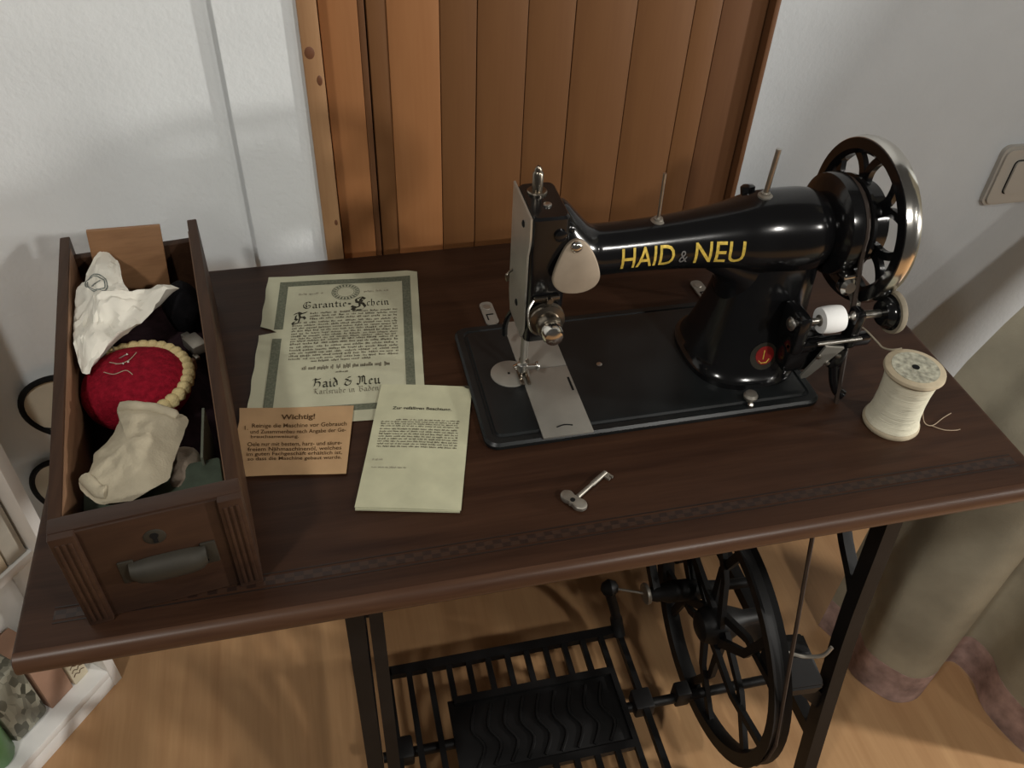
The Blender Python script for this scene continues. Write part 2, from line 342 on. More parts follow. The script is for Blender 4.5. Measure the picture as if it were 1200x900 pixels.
for i in range(8):
    vs = [b.verts.new(p) for p in (rr[i][0], rr[i][1], rr[i + 1][1], rr[i + 1][0])]; b.faces.new(vs)
obj('edge_moulding', b, 'mahogany_edge', top, 60)
def side_frame(X, lattice):
    b = NB(); fl = [(0.130, -0.022), (0.112, -0.12), (0.103, -0.195), (0.080, -0.394), (0.030, -0.678), (0.012, -0.755)]
    P = lambda q: [(X, y, z) for y, z in q]; XL = X - .009 if lattice else X; Q = lambda q: [(XL, y, z) for y, z in q]
    for dx, w in ((0, .021),) if not lattice else ((-.0095, .019), (.0130, .015)):
        bar(b, [(X + dx, y, z) for _, y, z in spl(P(fl), 4)], 0.024, w, (1, 0, 0))
    box(b, X - .022, X + .022, -0.006, 0.034, -0.770, -0.752, 0.003)
    leg = obj('front_leg', b, 'cast_iron', tab)
    b = NB(); bl = [(0.54 - y, z) for y, z in fl]; bl[-1] = (0.505, -0.755); bl[-2] = (0.495, -0.678)
    for dx, w in ((0, .026),) if not lattice else ((-.0095, .019), (.0130, .015)):
        bar(b, [(X + dx, y, z) for _, y, z in spl(P(bl), 4)], 0.024, w, (1, 0, 0))
    box(b, X - .022, X + .022, 0.485, 0.525, -0.770, -0.752, 0.003); obj('rear_leg', b, 'cast_iron', tab)
    b = NB(); bar(b, Q([(0.10, -0.031), (0.44, -0.031)]), 0.018, 0.016, (1, 0, 0)); obj('top_rail', b, 'cast_iron', tab)
    b = NB(); bar(b, Q([(0.055 if X > .5 else 0.09, -0.60), (0.49, -0.60)]), 0.024, 0.018, (1, 0, 0)); obj('cross_rail', b, 'cast_iron', tab)
    for s in (0, 1):
        b = NB(); q = [(0.094, -0.318), (0.12, -0.292), (0.16, -0.258), (0.20, -0.20), (0.23, -0.035)]
        if s: q = [(0.54 - y, z) for y, z in q]
        bar(b, spl(Q(q), 4), 0.014, 0.014, (1, 0, 0)); obj('brace', b, 'cast_iron', tab)
    if lattice:
        for q in lattice:
            (ya, za), (yb, zb) = q
            if yb < .100: t_ = (ya - .100) / (ya - yb); yb, zb = .100, za + (zb - za) * t_
            if yb > .440: t_ = (.440 - ya) / (yb - ya); yb, zb = .440, za + (zb - za) * t_
            q = [(max(ya, .10), za), (yb, zb)]
            b = NB(); bar(b, Q(q), 0.016, 0.014, (1, 0, 0)); obj('lattice_bar', b, 'cast_iron', tab)
LAT = []
for y0 in (0.115, 0.215, 0.315): LAT += [[(y0 - 0.03, -0.595), (y0 + 0.155, -0.27)], [(0.54 - y0 + 0.03, -0.595), (0.54 - y0 - 0.155, -0.27)]]
LAT += [[(0.09, -0.27), (0.45, -0.27)]]
side_frame(0.276, LAT)
side_frame(0.905, None)
# the left legs are each split by a narrow lengthwise gap
# treadle
b = NB(); TZ = -0.662
for y in (0.306, 0.044): bar(b, [(0.300, y, TZ), (0.690, y, TZ)], 0.016, 0.014, (0, 0, 1))
for x in (0.300, 0.690): bar(b, [(x, 0.040, TZ), (x, 0.310, TZ)], 0.010, 0.014, (0, 0, 1))
for y in (0.236, 0.112): bar(b, [(0.395, y, TZ), (0.655, y, TZ)], 0.012, 0.012, (0, 0, 1))
tr = obj('treadle', b, 'cast_iron', tab)
sl = None
for i in range(11):
    x = 0.3325 + i * 0.0325
    for (y0, y1) in ((0.236, 0.303), (0.047, 0.112)) if 0.38 < x < 0.655 else ((0.047, 0.303),):
        b = NB(); bar(b, [(x, y0, TZ), (x, y1, TZ)], 0.009, 0.010, (0, 0, 1)); obj('slat', b, 'cast_iron', tr)
b = NB(); box(b, 0.385, 0.660, 0.108, 0.240, TZ - 0.006, TZ - 0.001, 0.001); pn = obj('centre_panel', b, 'cast_iron', tr)
for i in range(9):
    b = NB(); x = 0.42 + i * 0.026
    tube(b, spl([(x - .008, .125, TZ), (x + .008, .155, TZ + .001), (x - .006, .185, TZ + .001), (x + .006, .222, TZ)], 4), 0.0028, 6); obj('scroll', b, 'cast_iron', pn)
b = NB(); cyl(b, (0.276, 0.176, TZ - .012), (0.905, 0.176, TZ - .012), 0.008)
for x in (0.306, 0.690): box(b, x - .016, x + .016, 0.160, 0.196, TZ - .022, TZ + .008, 0.004)
box(b, 0.745, 0.77, 0.166, 0.192, TZ - .026, TZ + .012, 0.004)
obj('pivot_rod', b, 'cast_iron', tab)
b = NB(); tube(b, spl([(0.690, 0.296, TZ), (0.688, 0.312, TZ + .02), (0.683, 0.318, -0.615), (0.668, 0.322, -0.562)], 4), [0.011] * 6 + [0.0085] * 7, 10)
lathe(b, [(0.002, -0.015), (0.010, -0.011), (0.015, 0), (0.010, 0.011), (0.002, 0.015)], (0.668, 0.322, -0.553), (1, 0, 0), 14); obj('treadle_arm', b, 'cast_iron', tab)
b = NB(); cyl(b, (0.668, 0.322, -0.552), (0.724, 0.297, -0.550), 0.0022); obj('link_rod', b, 'nickel_dull', tab)
b = NB(); lathe(b, [(0.006, -0.004), (0.017, -0.003), (0.018, 0), (0.017, 0.003), (0.006, 0.004)], (0.722, 0.298, -0.550), (1, 0.05, 0), 20); obj('crank_disc', b, 'nickel_dull', tab)
b = NB(); lathe(b, [(0.010, 0.0), (0.014, 0.01), (0.014, 0.02), (0.018, 0.03), (0.018, 0.085), (0.012, 0.095), (0.009, 0.12), (0.009, 0.18)], (0.727, 0.296, -0.550), (1, -0.06, 0), 16)
obj('bearing', b, 'cast_iron', tab)
for x in (0.738, 0.802):
    b = NB(); bar(b, spl([(x, 0.300, -0.545), (x, 0.345, -0.50), (x + .01, 0.38, -0.40), (x + .02, 0.40, -0.10), (x + .02, 0.40, -0.024)], 4), 0.018, 0.012, (1, 0, 0)); obj('hanger', b, 'cast_iron', tab)
# flywheel
FX, FY, FZ, FR = 0.802, 0.212, -0.530, 0.206
def yz(a, r, x=FX): return Vector((x, FY + r * math.cos(a), FZ + r * math.sin(a)))
b = NB(); rr = []
for k in range(56):
    a = 2 * PI * k / 56
    rr.append([yz(a, r_, FX + dx) for r_, dx in ((FR, -.013), (FR - .006, -.006), (FR - .006, .006), (FR, .013), (FR - .020, .011), (FR - .024, 0), (FR - .020, -.011))])
rings(b, rr, True, True)
fw = obj('flywheel', b, 'cast_iron', tab)
b = NB(); lathe(b, [(0.016, -0.03), (0.024, -0.026), (0.030, -0.012), (0.030, 0.012), (0.024, 0.026), (0.014, 0.05), (0.012, 0.10)], (FX, FY, FZ), (1, 0, 0), 24); obj('hub', b, 'cast_iron', fw)
for k in range(6):
    a = 2 * PI * k / 6 + 0.35
    for s in (-1, 1):
        b = NB(); bar(b, [yz(a - s * 0.85, 0.028, FX + s * .004), yz(a - s * 0.1, 0.105, FX + s * .003), yz(a + s * 0.20, FR - .018, FX)], [0.015, 0.012, 0.014], 0.008, (1, 0, 0)); obj('spoke', b, 'cast_iron', fw)
# belt guard box near the front of the flywheel
b = NB(); m = Matrix.Translation((0.838, 0.072, -0.432)) @ Matrix.Rotation(R(-4), 4, 'Z') @ Matrix.Scale(0.98, 4)
rings(b, [[m @ Vector(p) for p in ((-.036, -.026, -.03), (.030, -.026, -.03), (.030, .03, -.03), (-.036, .03, -.03))],
          [m @ Vector(p) for p in ((-.036, -.032, .0), (.032, -.032, .0), (.032, .035, .0), (-.036, .035, .0))],
          [m @ Vector(p) for p in ((-.030, .000, .035), (.018, .002, .030), (.018, .035, .030), (-.030, .035, .035))]])
bmesh.ops.bevel(b, geom=b.edges[:], offset=0.003, segments=2, affect='EDGES')
gd = obj('belt_guard', b, 'cast_iron', tab)
b = NB(); tube(b, spl([(0.817, 0.094, -0.385), (0.820, 0.082, -0.398), (0.835, 0.074, -0.402), (0.850, 0.070, -0.404), (0.866, 0.064, -0.396), (0.876, 0.066, -0.382)], 6), 0.0028, 8); obj('belt_hook', b, 'nickel_dull', gd)
b = NB(); bar(b, [(0.840, 0.070, -0.450), (0.870, 0.070, -0.49), (0.905, 0.062, -0.53)], 0.022, 0.014, (0, 1, 0)); obj('bracket', b, 'cast_iron', tab)
b = NB(); bar(b, [(FX + .05, FY, FZ), (0.905, FY, -0.60)], 0.03, 0.02, (0, 1, 0)); obj('wheel_bracket', b, 'cast_iron', tab)

# ------------------------------------------------------------------ sewing machine
mc = thing('sewing_machine', (0.60, 0.246, 0), 'black enamelled antique sewing machine with gold lettering and chrome handwheel', 'sewing machine')
BX0, BX1, BY0, BY1, BZ = 0.4165, 0.786, 0.1495, 0.3415, 0.010
YC = 0.246
b = NB(); rr = []
for i, z in ((0.001, 0.0005), (0.0, 0.003), (0.0, 0.006), (0.0025, 0.0085), (0.009, 0.0085), (0.0105, 0.0072), (0.012, 0.0072), (0.0135, 0.0095), (0.016, BZ)):
    rr.append([Vector((p[0], p[1], z)) for p in rrect(BX0 + i, BX1 - i, BY0 + i, BY1 - i, 0.014 - i * .5, 7)])
rings(b, rr); bed = obj('bed', b, 'black_bed', mc, 30)
b = NB(); box(b, 0.4745, 0.5275, BY0 - .0006, 0.2520, 0.0086, BZ + .0012, 0.0004)
bmesh.ops.delete(b, geom=[], context='VERTS'); sp = obj('slide_plate', b, 'plate_steel', bed)
b = NB(); box(b, 0.4745, 0.5275, 0.2532, 0.3380, 0.0086, BZ + .0012, 0.0004); obj('slide_plate', b, 'plate_steel', bed)
b = NB(); m = Matrix.Translation((0.5235, 0.222, BZ + .001)); box(b, -.0011, .0011, -.0105, .0105, 0, .0006, mtx=m); obj('slot', b, 'black_plain', sp)
b = NB(); tube(b, spl([(0.4915, 0.1610, BZ + .0012), (0.500, 0.1630, BZ + .0012), (0.5085, 0.1610, BZ + .0012)], 5), 0.0008, 6); obj('finger_notch', b, 'black_plain', sp)
b = NB(); lathe(b, [(0.0212, 0), (0.0212, 0.0016), (0.0205, 0.0021)], (0.4632, 0.2500, BZ - .0005), seg=40); npl = obj('needle_plate', b, 'plate_steel', bed)
b = NB(); box(b, 0.4605, 0.463, 0.2485, 0.2515, BZ + .0014, BZ + .0018); obj('needle_hole', b, 'black_plain', npl)
b = NB(); lathe(b, [(0.0032, 0), (0.0032, 0.0006), (0.0018, 0.0012)], (0.5640, 0.2480, BZ), seg=14); obj('oil_cap', b, 'nickel', bed)
b = NB(); lathe(b, [(0.0035, 0), (0.0035, 0.004), (0.0072, 0.005), (0.0078, 0.008), (0.006, 0.011), (0.002, 0.012)], (0.7055, 0.163, BZ - .001), seg=18); obj('bed_screw', b, 'nickel_dull', bed)
b = NB(); lathe(b, [(0.0030, 0), (0.0034, 0.004), (0.0015, 0.006)], (0.7030, 0.1545, 0.0085), seg=12); obj('bed_screw', b, 'nickel', bed)
for (x, y, a) in ((0.4652, 0.370, 2), (0.7365, 0.368, 4)):
    b = NB(); m = Matrix.Translation((x, y, 0.0004)) @ Matrix.Rotation(R(a), 4, 'Z')
    prism(b, rrect(-.0078, .0078, -.0230, .0215, 0.0065), 0, 0.0022); bmesh.ops.transform(b, matrix=m, verts=b.verts); h = obj('hinge', b, 'plate_steel', mc)
    b = NB(); lathe(b, [(0.0048, 0.0021), (0.0045, 0.0027)], (0, 0.011, 0), seg=16); bmesh.ops.transform(b, matrix=m, verts=b.verts); obj('hinge_screw', b, 'nickel_dull', h)
    b = NB(); box(b, -.0045, .0045, -.0045, -.0025, 0.0020, 0.0025); box(b, -.0045, -.003, -.014, -.0025, 0.0020, 0.0025); bmesh.ops.transform(b, matrix=m, verts=b.verts); obj('slot', b, 'black_plain', h)
# arm: x, centre z, radius y, radius z
ARM = [(0.4975, 0.178, 0.030, 0.046), (0.508, 0.177, 0.0305, 0.044), (0.520, 0.172, 0.029, 0.036), (0.534, 0.1655, 0.0265, 0.0275), (0.548, 0.1645, 0.0255, 0.0255), (0.600, 0.165, 0.0262, 0.0264), (0.650, 0.166, 0.0300, 0.0305), (0.680, 0.166, 0.0345, 0.0355),
       (0.700, 0.1655, 0.039, 0.041), (0.720, 0.165, 0.042, 0.0445), (0.745, 0.164, 0.0435, 0.0455), (0.765, 0.164, 0.0425, 0.0440), (0.778, 0.164, 0.038, 0.039), (0.786, 0.164, 0.030, 0.031), (0.790, 0.164, 0.018, 0.018)]
def arm_at(x):
    for a, c in zip(ARM, ARM[1:]):
        if a[0] <= x <= c[0]:
            t = (x - a[0]) / (c[0] - a[0]); return [a[i] + (c[i] - a[i]) * t for i in (1, 2, 3)]
    return list(ARM[-1][1:])
def arm_pt(x, phi, off=0.0):
    zc, ry, rz = arm_at(x); return Vector((x, YC - (ry + off) * math.cos(phi), zc + (rz + off) * math.sin(phi)))
AX = spl([(a[0], a[1], 0) for a in ARM], 4); AR = spl([(a[2], a[3], 0) for a in ARM], 4)
b = NB(); rings(b, [[Vector((p.x, YC - q.x * math.cos(2 * PI * k / 48), p.y + q.y * math.sin(2 * PI * k / 48))) for k in range(48)] for p, q in zip(AX, AR)])
arm = obj('arm', b, 'black_enamel', mc, 60)
COLM = [(0.0095, .660, .800, .178, .314), (0.016, .660, .800, .179, .313), (0.0175, .664, .797, .183, .309), (0.030, .666, .793, .187, .303), (0.050, .672, .789, .193, .296), (0.080, .680, .787, .200, .290), (0.110, .687, .787, .205, .287), (0.135, .693, .786, .208, .284), (0.160, .700, .782, .212, .280)]
def sup(x0, x1, y0, y1, z, n=48, e=2.6):
    cx, cy, rx, ry = (x0 + x1) / 2, (y0 + y1) / 2, (x1 - x0) / 2, (y1 - y0) / 2; out = []
    for k in range(n):
        c, s = math.cos(2 * PI * k / n), math.sin(2 * PI * k / n)
        out.append(Vector((cx + rx * math.copysign(abs(c) ** (2 / e), c), cy + ry * math.copysign(abs(s) ** (2 / e), s), z)))
    return out
b = NB(); rings(b, [sup(x0, min(x1, 0.7845 if z < .02 else x1), y0, y1, z) for z, x0, x1, y0, y1 in COLM]); colm = obj('column', b, 'black_enamel', mc, 60)
# fillet between arm and column
b = NB(); rings(b, [sup(x0, x1, YC - w, YC + w, z) for z, x0, x1, w in ((0.085, .685, .784, .034), (0.112, .680, .786, .034), (0.128, .670, .787, .033), (0.140, .650, .787, .0315), (0.150, .64, .786, .028))]); obj('neck', b, 'black_enamel', colm, 60)
# emblem
b = NB(); ex, ez = 0.7265, 0.045
def col_front(x, z):
    for p, q in zip(COLM, COLM[1:]):
        if p[0] <= z <= q[0]:
            t = (z - p[0]) / (q[0] - p[0]); x0, x1, y0, y1 = [p[i] + (q[i] - p[i]) * t for i in (1, 2, 3, 4)]
            c = (x - (x0 + x1) / 2) / ((x1 - x0) / 2); return (y0 + y1) / 2 - (y1 - y0) / 2 * (1 - abs(c) ** 2.6) ** (1 / 2.6)
def disc_on(bm, x, z, r, off, n=24):
    c = bm.verts.new((x, col_front(x, z) - off, z)); rings_ = []
    for rr_ in (r * .5, r):
        rings_.append([bm.verts.new((x + rr_ * math.cos(2 * PI * k / n), col_front(x + rr_ * math.cos(2 * PI * k / n), z + rr_ * math.sin(2 * PI * k / n)) - off, z + rr_ * math.sin(2 * PI * k / n))) for k in range(n)])
    for k in range(n):
        bm.faces.new((c, rings_[0][k], rings_[0][(k + 1) % n])); bm.faces.new((rings_[0][k], rings_[1][k], rings_[1][(k + 1) % n], rings_[0][(k + 1) % n]))
disc_on(b, ex, ez, 0.0155, 0.0005); em = obj('emblem', b, 'brass_dark', colm)
b = NB(); disc_on(b, ex + .001, ez + .001, 0.0105, 0.0009); obj('emblem_field', b, 'red_enamel', em)
b = NB(); f = lambda u, v: Vector((u, col_front(u, v) - .0013, v))
for q in ([(ex, ez + .007), (ex - .001, ez - .003)], [(ex - .006, ez - .004), (ex - .003, ez - .007), (ex + .003, ez - .007), (ex + .006, ez - .003)]):
    tube(b, [f(*p) for p in q], 0.0006, 6)
obj('emblem_mark', b, 'gold', em)
# lettering
def arm_map(off):
    def f(u, v):
        zc, ry, rz = arm_at(u); return arm_pt(u, v / ry, off)
    return f
for s, u0, u1, v0, v1, mt in (('HAID', .5605, .6140, -.0082, .0135, 'gold'), ('&', .6190, .6275, -.0065, .0065, 'grey_letter'), ('NEU', .6345, .6840, -.0090, .0135, 'gold')):
    bb, a0, a1, b0, b1 = text_bm(s, 0.006 if len(s) > 1 else 0.0)
    bmesh.ops.triangulate(bb, faces=bb.faces); bmesh.ops.subdivide_edges(bb, edges=bb.edges[:], cuts=2, use_grid_fill=True)
    fm = arm_map(0.0006)
    for v in bb.verts: v.co = fm(u0 + (v.co.x - a0) / (a1 - a0) * (u1 - u0), v0 + (v.co.y - b0) / (b1 - b0) * (v1 - v0))
    obj('lettering', bb, mt, arm)
# head
b = NB()
HS = [(0.084, .470, .494, .214, .262), (0.088, .4655, .499, .209, .266), (0.100, .4645, .501, .207, .268), (0.20, .4645, .502, .205, .2685), (0.2285, .4645, .5005, .204, .2685), (0.2310, .4665, .4985, .206, .2665)]
rings(b, [[Vector((p[0], p[1], z)) for p in rrect(x0, x1, y0, y1, 0.006, 4)] for z, x0, x1, y0, y1 in HS]); head = obj('head', b, 'black_enamel', mc, 40)
b = NB(); fp = [(.2700, .2330), (.2690, .110), (.262, .090), (.215, .090), (.2075, .105), (.2085, .19), (.2035, .205), (.2025, .2150), (.2035, .2320)]
rings(b, [[Vector((x, y, z)) for y, z in fp] for x in (.4625, .4644)]); fpl = obj('faceplate', b, 'mirror_steel', head)
for (y, z) in ((.226, .214), (.236, .118)):
    b = NB(); lathe(b, [(0.0035, 0), (0.0035, 0.0008), (0.002, 0.0016)], (.4626, y, z), (-1, 0, 0), 14); obj('plate_screw', b, 'black_plain', fpl)
b = NB(); lathe(b, [(0.0095, 0), (0.0095, 0.002), (0.0085, 0.003)], (0.480, 0.250, 0.2305), seg=20); lathe(b, [(0.0050, 0.003), (0.0050, 0.020), (0.0035, 0.022)], (0.480, 0.250, 0.2305), seg=16)
lathe(b, [(0.0032, 0.020), (0.0036, 0.024), (0.0015, 0.027)], (0.480, 0.250, 0.2305), seg=12); obj('pressure_screw', b, 'dark_nickel', head)
b = NB(); lathe(b, [(0.004, 0), (0.004, 0.002), (0.002, 0.003)], (0.4835, 0.226, 0.2305), seg=14); obj('oil_screw', b, 'nickel', head)
b = NB(); lathe(b, [(0.006, -.001), (0.006, 0.002), (0.004, 0.003)], (0.4915, 0.2045, 0.2120), (0, -1, 0), 14); obj('front_screw', b, 'black_enamel', head)
b = NB(); lathe(b, [(0.0055, 0), (0.0055, 0.006), (0.003, 0.008)], (0.503, 0.2225, 0.2080), (0.3, -1, .5), 14); obj('front_screw', b, 'black_enamel', head)
# pear shaped cover plate
b = NB(); pts = [(0.5085, 0.2010), (0.5005, 0.1960), (0.4935, 0.1830), (0.4880, 0.1670), (0.4885, 0.1580), (0.4960, 0.1500), (0.5080, 0.1470), (0.5200, 0.1480), (0.5295, 0.1530), (0.5335, 0.1620), (0.5305, 0.1760), (0.5240, 0.1900), (0.5165, 0.1990)]
m = Matrix.Translation((0.5075, 0.1980, 0.179)) @ Matrix.Rotation(R(-10), 4, 'X') @ Matrix.Translation((-0.5105, 0, -0.172))
sp2 = [(p.x, p.y) for p in spl([(x, z, 0) for x, z in pts], 5, True)]
rings(b, [[m @ Vector((0.5105 + (x - 0.5105) * k, y, 0.172 + (z - 0.172) * k)) for x, z in sp2] for y, k in ((0.003, .98), (-0.0005, 1.0), (-0.0018, .985), (-0.0024, .93))])
cov = obj('cover_plate', b, 'worn_brown_metal', mc, 50)
b = NB(); o_ = m @ Vector((0.5090, -0.002, 0.1945)); lathe(b, [(0.0058, 0), (0.0058, 0.0012), (0.0045, 0.0030), (0.002, 0.0038)], o_, m.to_3x3() @ Vector((0, -1, 0)), 18); obj('cover_screw', b, 'chrome', cov)
b = NB(); cyl(b, (0.512, 0.222, 0.178), (0.512, 0.1990, 0.178), 0.010); obj('cover_mount', b, 'black_enamel', cov)
# thread tension
b = NB(); o_ = Vector((0.4830, 0.2060, 0.1220)); lathe(b, [(0.011, 0), (0.0175, 0.002), (0.0180, 0.004), (0.0140, 0.0055), (0.0140, 0.0070), (0.0180, 0.0085), (0.0175, 0.0105), (0.0120, 0.012), (0.0125, 0.020), (0.0110, 0.0225)], o_, (0, -1, 0), 30)
tn = obj('tension_discs', b, 'dark_nickel', mc, 40)
b = NB(); lathe(b, [(0.0095, 0.022), (0.0105, 0.025), (0.0105, 0.033), (0.0085, 0.0365), (0.0035, 0.038)], o_, (0, -1, 0), 24); obj('tension_nut', b, 'chrome', tn, 40)
b = NB(); box(b, 0.4700, 0.4960, 0.2015, 0.2060, 0.1400, 0.1465, 0.0018); cyl(b, (0.485, 0.204, 0.143), (0.485, 0.198, 0.143), 0.0032); obj('tension_bracket', b, 'dark_nickel', mc)
b = NB(); tube(b, spl([(0.470, 0.203, 0.143), (0.464, 0.197, 0.138), (0.463, 0.193, 0.128), (0.466, 0.190, 0.118), (0.472, 0.190, 0.112)], 5), 0.0012, 6); obj('check_spring', b, 'nickel', mc)
b = NB(); tube(b, spl([(0.4630, 0.258, 0.142), (0.459, 0.257, 0.140), (0.4565, 0.256, 0.136), (0.4575, 0.256, 0.131)], 5), [0.0013] * 8 + [0.0020] * 8, 8); obj('take_up_lever', b, 'dark_nickel', mc)
# needle bar, presser bar and foot
b = NB(); cyl(b, (0.4735, 0.240, 0.030), (0.4735, 0.240, 0.095), 0.0028); obj('needle_bar', b, 'nickel_dull', mc)
b = NB(); cyl(b, (0.4790, 0.252, 0.016), (0.4790, 0.252, 0.095), 0.0034); pb = obj('presser_bar', b, 'nickel_dull', mc)
b = NB(); lathe(b, [(0.003, 0), (0.0055, 0.002), (0.0055, 0.010), (0.003, 0.012)], (0.4735, 0.240, 0.022), seg=14); cyl(b, (0.4735, 0.240, 0.028), (0.4895, 0.238, 0.028), 0.0022)
lathe(b, [(0.0045, 0), (0.005, 0.0008), (0.005, 0.0026), (0.0045, 0.0032)], (0.4880, 0.238, 0.028), (1, 0, 0), 16); obj('needle_clamp', b, 'nickel', mc)
b = NB(); cyl(b, (0.4735, 0.2395, 0.009), (0.4735, 0.2395, 0.024), 0.0006, 0.001, 6); obj('needle', b, 'chrome', mc)
b = NB(); box(b, 0.4735, 0.4835, 0.246, 0.256, 0.0185, 0.0290, 0.002); box(b, 0.470, 0.474, 0.227, 0.250, 0.0122, 0.0145, 0.0008); box(b, 0.477, 0.481, 0.227, 0.250, 0.0122, 0.0145, 0.0008); box(b, 0.471, 0.481, 0.243, 0.250, 0.0125, 0.021, 0.001); obj('presser_foot', b, 'dark_nickel', pb)
b = NB(); cyl(b, (0.4735, 0.248, 0.024), (0.4660, 0.246, 0.022), 0.0030); obj('foot_screw', b, 'chrome', pb)
b = NB(); tube(b, spl([(0.4790, 0.268, 0.085), (0.4700, 0.282, 0.070), (0.4655, 0.288, 0.050), (0.4650, 0.288, 0.034)], 5), 0.0030, 8); obj('presser_lifter', b, 'black_enamel', mc)
# spool pins
for (x, zb, h_, rr_, lean) in ((0.6030, 0.190, 0.052, 0.0016, -0.03), (0.7120, 0.208, 0.050, 0.0026, 0.03)):
    b = NB(); lathe(b, [(0.0075, -0.003), (0.0075, 0.0012), (0.0045, 0.002), (0.0045, 0.004)], (x, YC, zb), seg=16); pnb = obj('pin_base', b, 'nickel_dull', arm)
    b = NB(); cyl(b, (x, YC, zb), (x + lean * h_, YC, zb + h_), rr_); obj('spool_pin', b, 'nickel', arm)
b = NB(); lathe(b, [(0.007, -0.004), (0.0075, 0.004), (0.005, 0.006)], (0.7060, 0.2700, 0.2010), (0, .4, 1), 16); obj('oil_cap', b, 'black_enamel', arm)
# handwheel
HX, HY, HZ, HR = 0.830, 0.244, 0.170, 0.085
def hz(a, r, x): return Vector((x, HY + r * math.cos(a), HZ + r * math.sin(a)))
b = NB(); prof = [(HR - .0008, -.0085), (HR, -.0045), (HR + .0008, 0), (HR, .0045), (HR - .0018, .0085), (HR - .008, .010), (HR - .010, .004), (HR - .010, -.004), (HR - .007, -.0092)]
rings(b, [[hz(2 * PI * k / 72, r_, HX + dx) for r_, dx in prof] for k in range(72)], True, True)
hw = obj('handwheel', b, 'chrome', mc, 50)
b = NB(); rings(b, [[hz(2 * PI * k / 72, r_, HX + dx) for r_, dx in ((HR - .0008, -.0065), (HR - .0016, -.0095), (HR - .012, -.0105), (HR - .0165, -.006), (HR - .0165, .004), (HR - .010, .008))] for k in range(72)], True, True)
obj('inner_rim', b, 'black_enamel', hw, 40)
for k in range(6):
    a = 2 * PI * k / 6 + 0.25
    for s in (-1, 1):
        b = NB(); bar(b, spl([hz(a + s * .07, .040, HX - .004), hz(a + s * .10, .052, HX - .003), hz(a + s * .19, .062, HX - .002), hz(a + s * .30, .071, HX - .001)], 4), 0.0085, 0.006, (1, 0, 0)); obj('spoke', b, 'black_enamel', hw)
b = NB(); lathe(b, [(0.012, 0.7785), (0.030, 0.780), (0.036, 0.782), (0.046, 0.784), (0.0515, 0.788), (0.0525, 0.794), (0.0525, 0.800), (0.0440, 0.8035), (0.0440, 0.8085), (0.0500, 0.811), (0.0495, 0.815), (0.0420, 0.820), (0.0415, 0.833), (0.030, 0.836), (0.018, 0.842), (0.014, 0.850), (0.008, 0.853)], (0, HY, HZ), (1, 0, 0), 40); obj('wheel_hub', b, 'black_enamel', hw, 40)
b = NB(); lathe(b, [(0.0085, 0), (0.0095, .002), (0.0095, .010), (0.006, .013)], (0.7965, 0.196, 0.128), (0, -1, 0.2), 18); box(b, 0.789, 0.8050, 0.188, 0.200, 0.137, 0.1425, 0.0015); obj('stop_lever', b, 'chrome', mc)
b = NB(); tube(b, spl([(0.801, 0.196, 0.128), (0.808, 0.192, 0.116), (0.812, 0.190, 0.108)], 4), 0.0038, 8); lathe(b, [(0.002, -.005), (0.0048, -.003), (0.0048, .003), (0.002, .005)], (0.814, 0.189, 0.104), (0.3, -1, 0), 12); obj('stop_knob', b, 'nickel_dull', mc)
# bobbin winder
WY, WZ = 0.1700, 0.1045
b = NB(); box(b, 0.738, 0.752, 0.163, 0.200, 0.066, 0.112, 0.004); box(b, 0.738, 0.832, 0.166, 0.178, 0.064, 0.078, 0.004); box(b, 0.800, 0.812, 0.162, 0.180, 0.066, 0.112, 0.004)
box(b, 0.740, 0.790, 0.170, 0.205, 0.035, 0.070, 0.006); wn = obj('bobbin_winder', b, 'black_enamel', mc)
b = NB(); lathe(b, [(0.0022, 0), (0.0060, 0.001), (0.0075, 0.003), (0.0045, 0.006), (0.0030, 0.010), (0.0032, 0.032), (0.0040, 0.036), (0.0025, 0.070), (0.0055, 0.072), (0.0075, 0.078), (0.0045, 0.084), (0.0042, 0.112), (0.003, 0.1125)], (0.728, WY, WZ), (1, 0, 0), 16); obj('spindle', b, 'nickel', wn)
b = NB(); lathe(b, [(0.004, 0), (0.013, 0.001), (0.0165, 0.006), (0.0165, 0.010), (0.0195, 0.011), (0.0200, 0.0135), (0.0200, 0.0150), (0.0170, 0.0165)], (0.8310, WY, WZ), (1, 0, 0), 30); wh = obj('friction_wheel', b, 'black_enamel', wn, 40)
b = NB(); lathe(b, [(0.0170, 0.0108), (0.0222, 0.0110), (0.0230, 0.0140), (0.0222, 0.0172), (0.0170, 0.0174)], (0.8310, WY, WZ), (1, 0, 0), 30); obj('rubber_tyre', b, 'rubber_tan', wn, 40)
b = NB(); cyl(b, (0.762, 0.160, 0.0815), (0.812, 0.160, 0.0815), 0.0022); obj('guide_rod', b, 'nickel', wn)
b = NB(); m = Matrix.Translation((0.780, 0.1585, 0.072)) @ Matrix.Rotation(R(12), 4, 'Y') @ Matrix.Rotation(R(14), 4, 'X')
prism(b, [(-.011, .006), (.012, .006), (.010, -.006), (.001, -.047), (-.005, -.050), (-.0085, -.046), (-.009, -.015)], -.0012, .0012)
bmesh.ops.transform(b, matrix=m @ Matrix.Rotation(R(90), 4, 'X'), verts=b.verts); lv = obj('winder_lever', b, 'plate_steel', wn)
for (x, z) in ((-.010, -.010), (.013, -.007), (.008, -.020)):
    b = NB(); lathe(b, [(0.003, 0), (0.003, .0015), (0.0015, .0026)], m @ Vector((x, -.0012, z)), m.to_3x3() @ Vector((0, -1, 0)), 12); obj('lever_screw', b, 'nickel', wn)
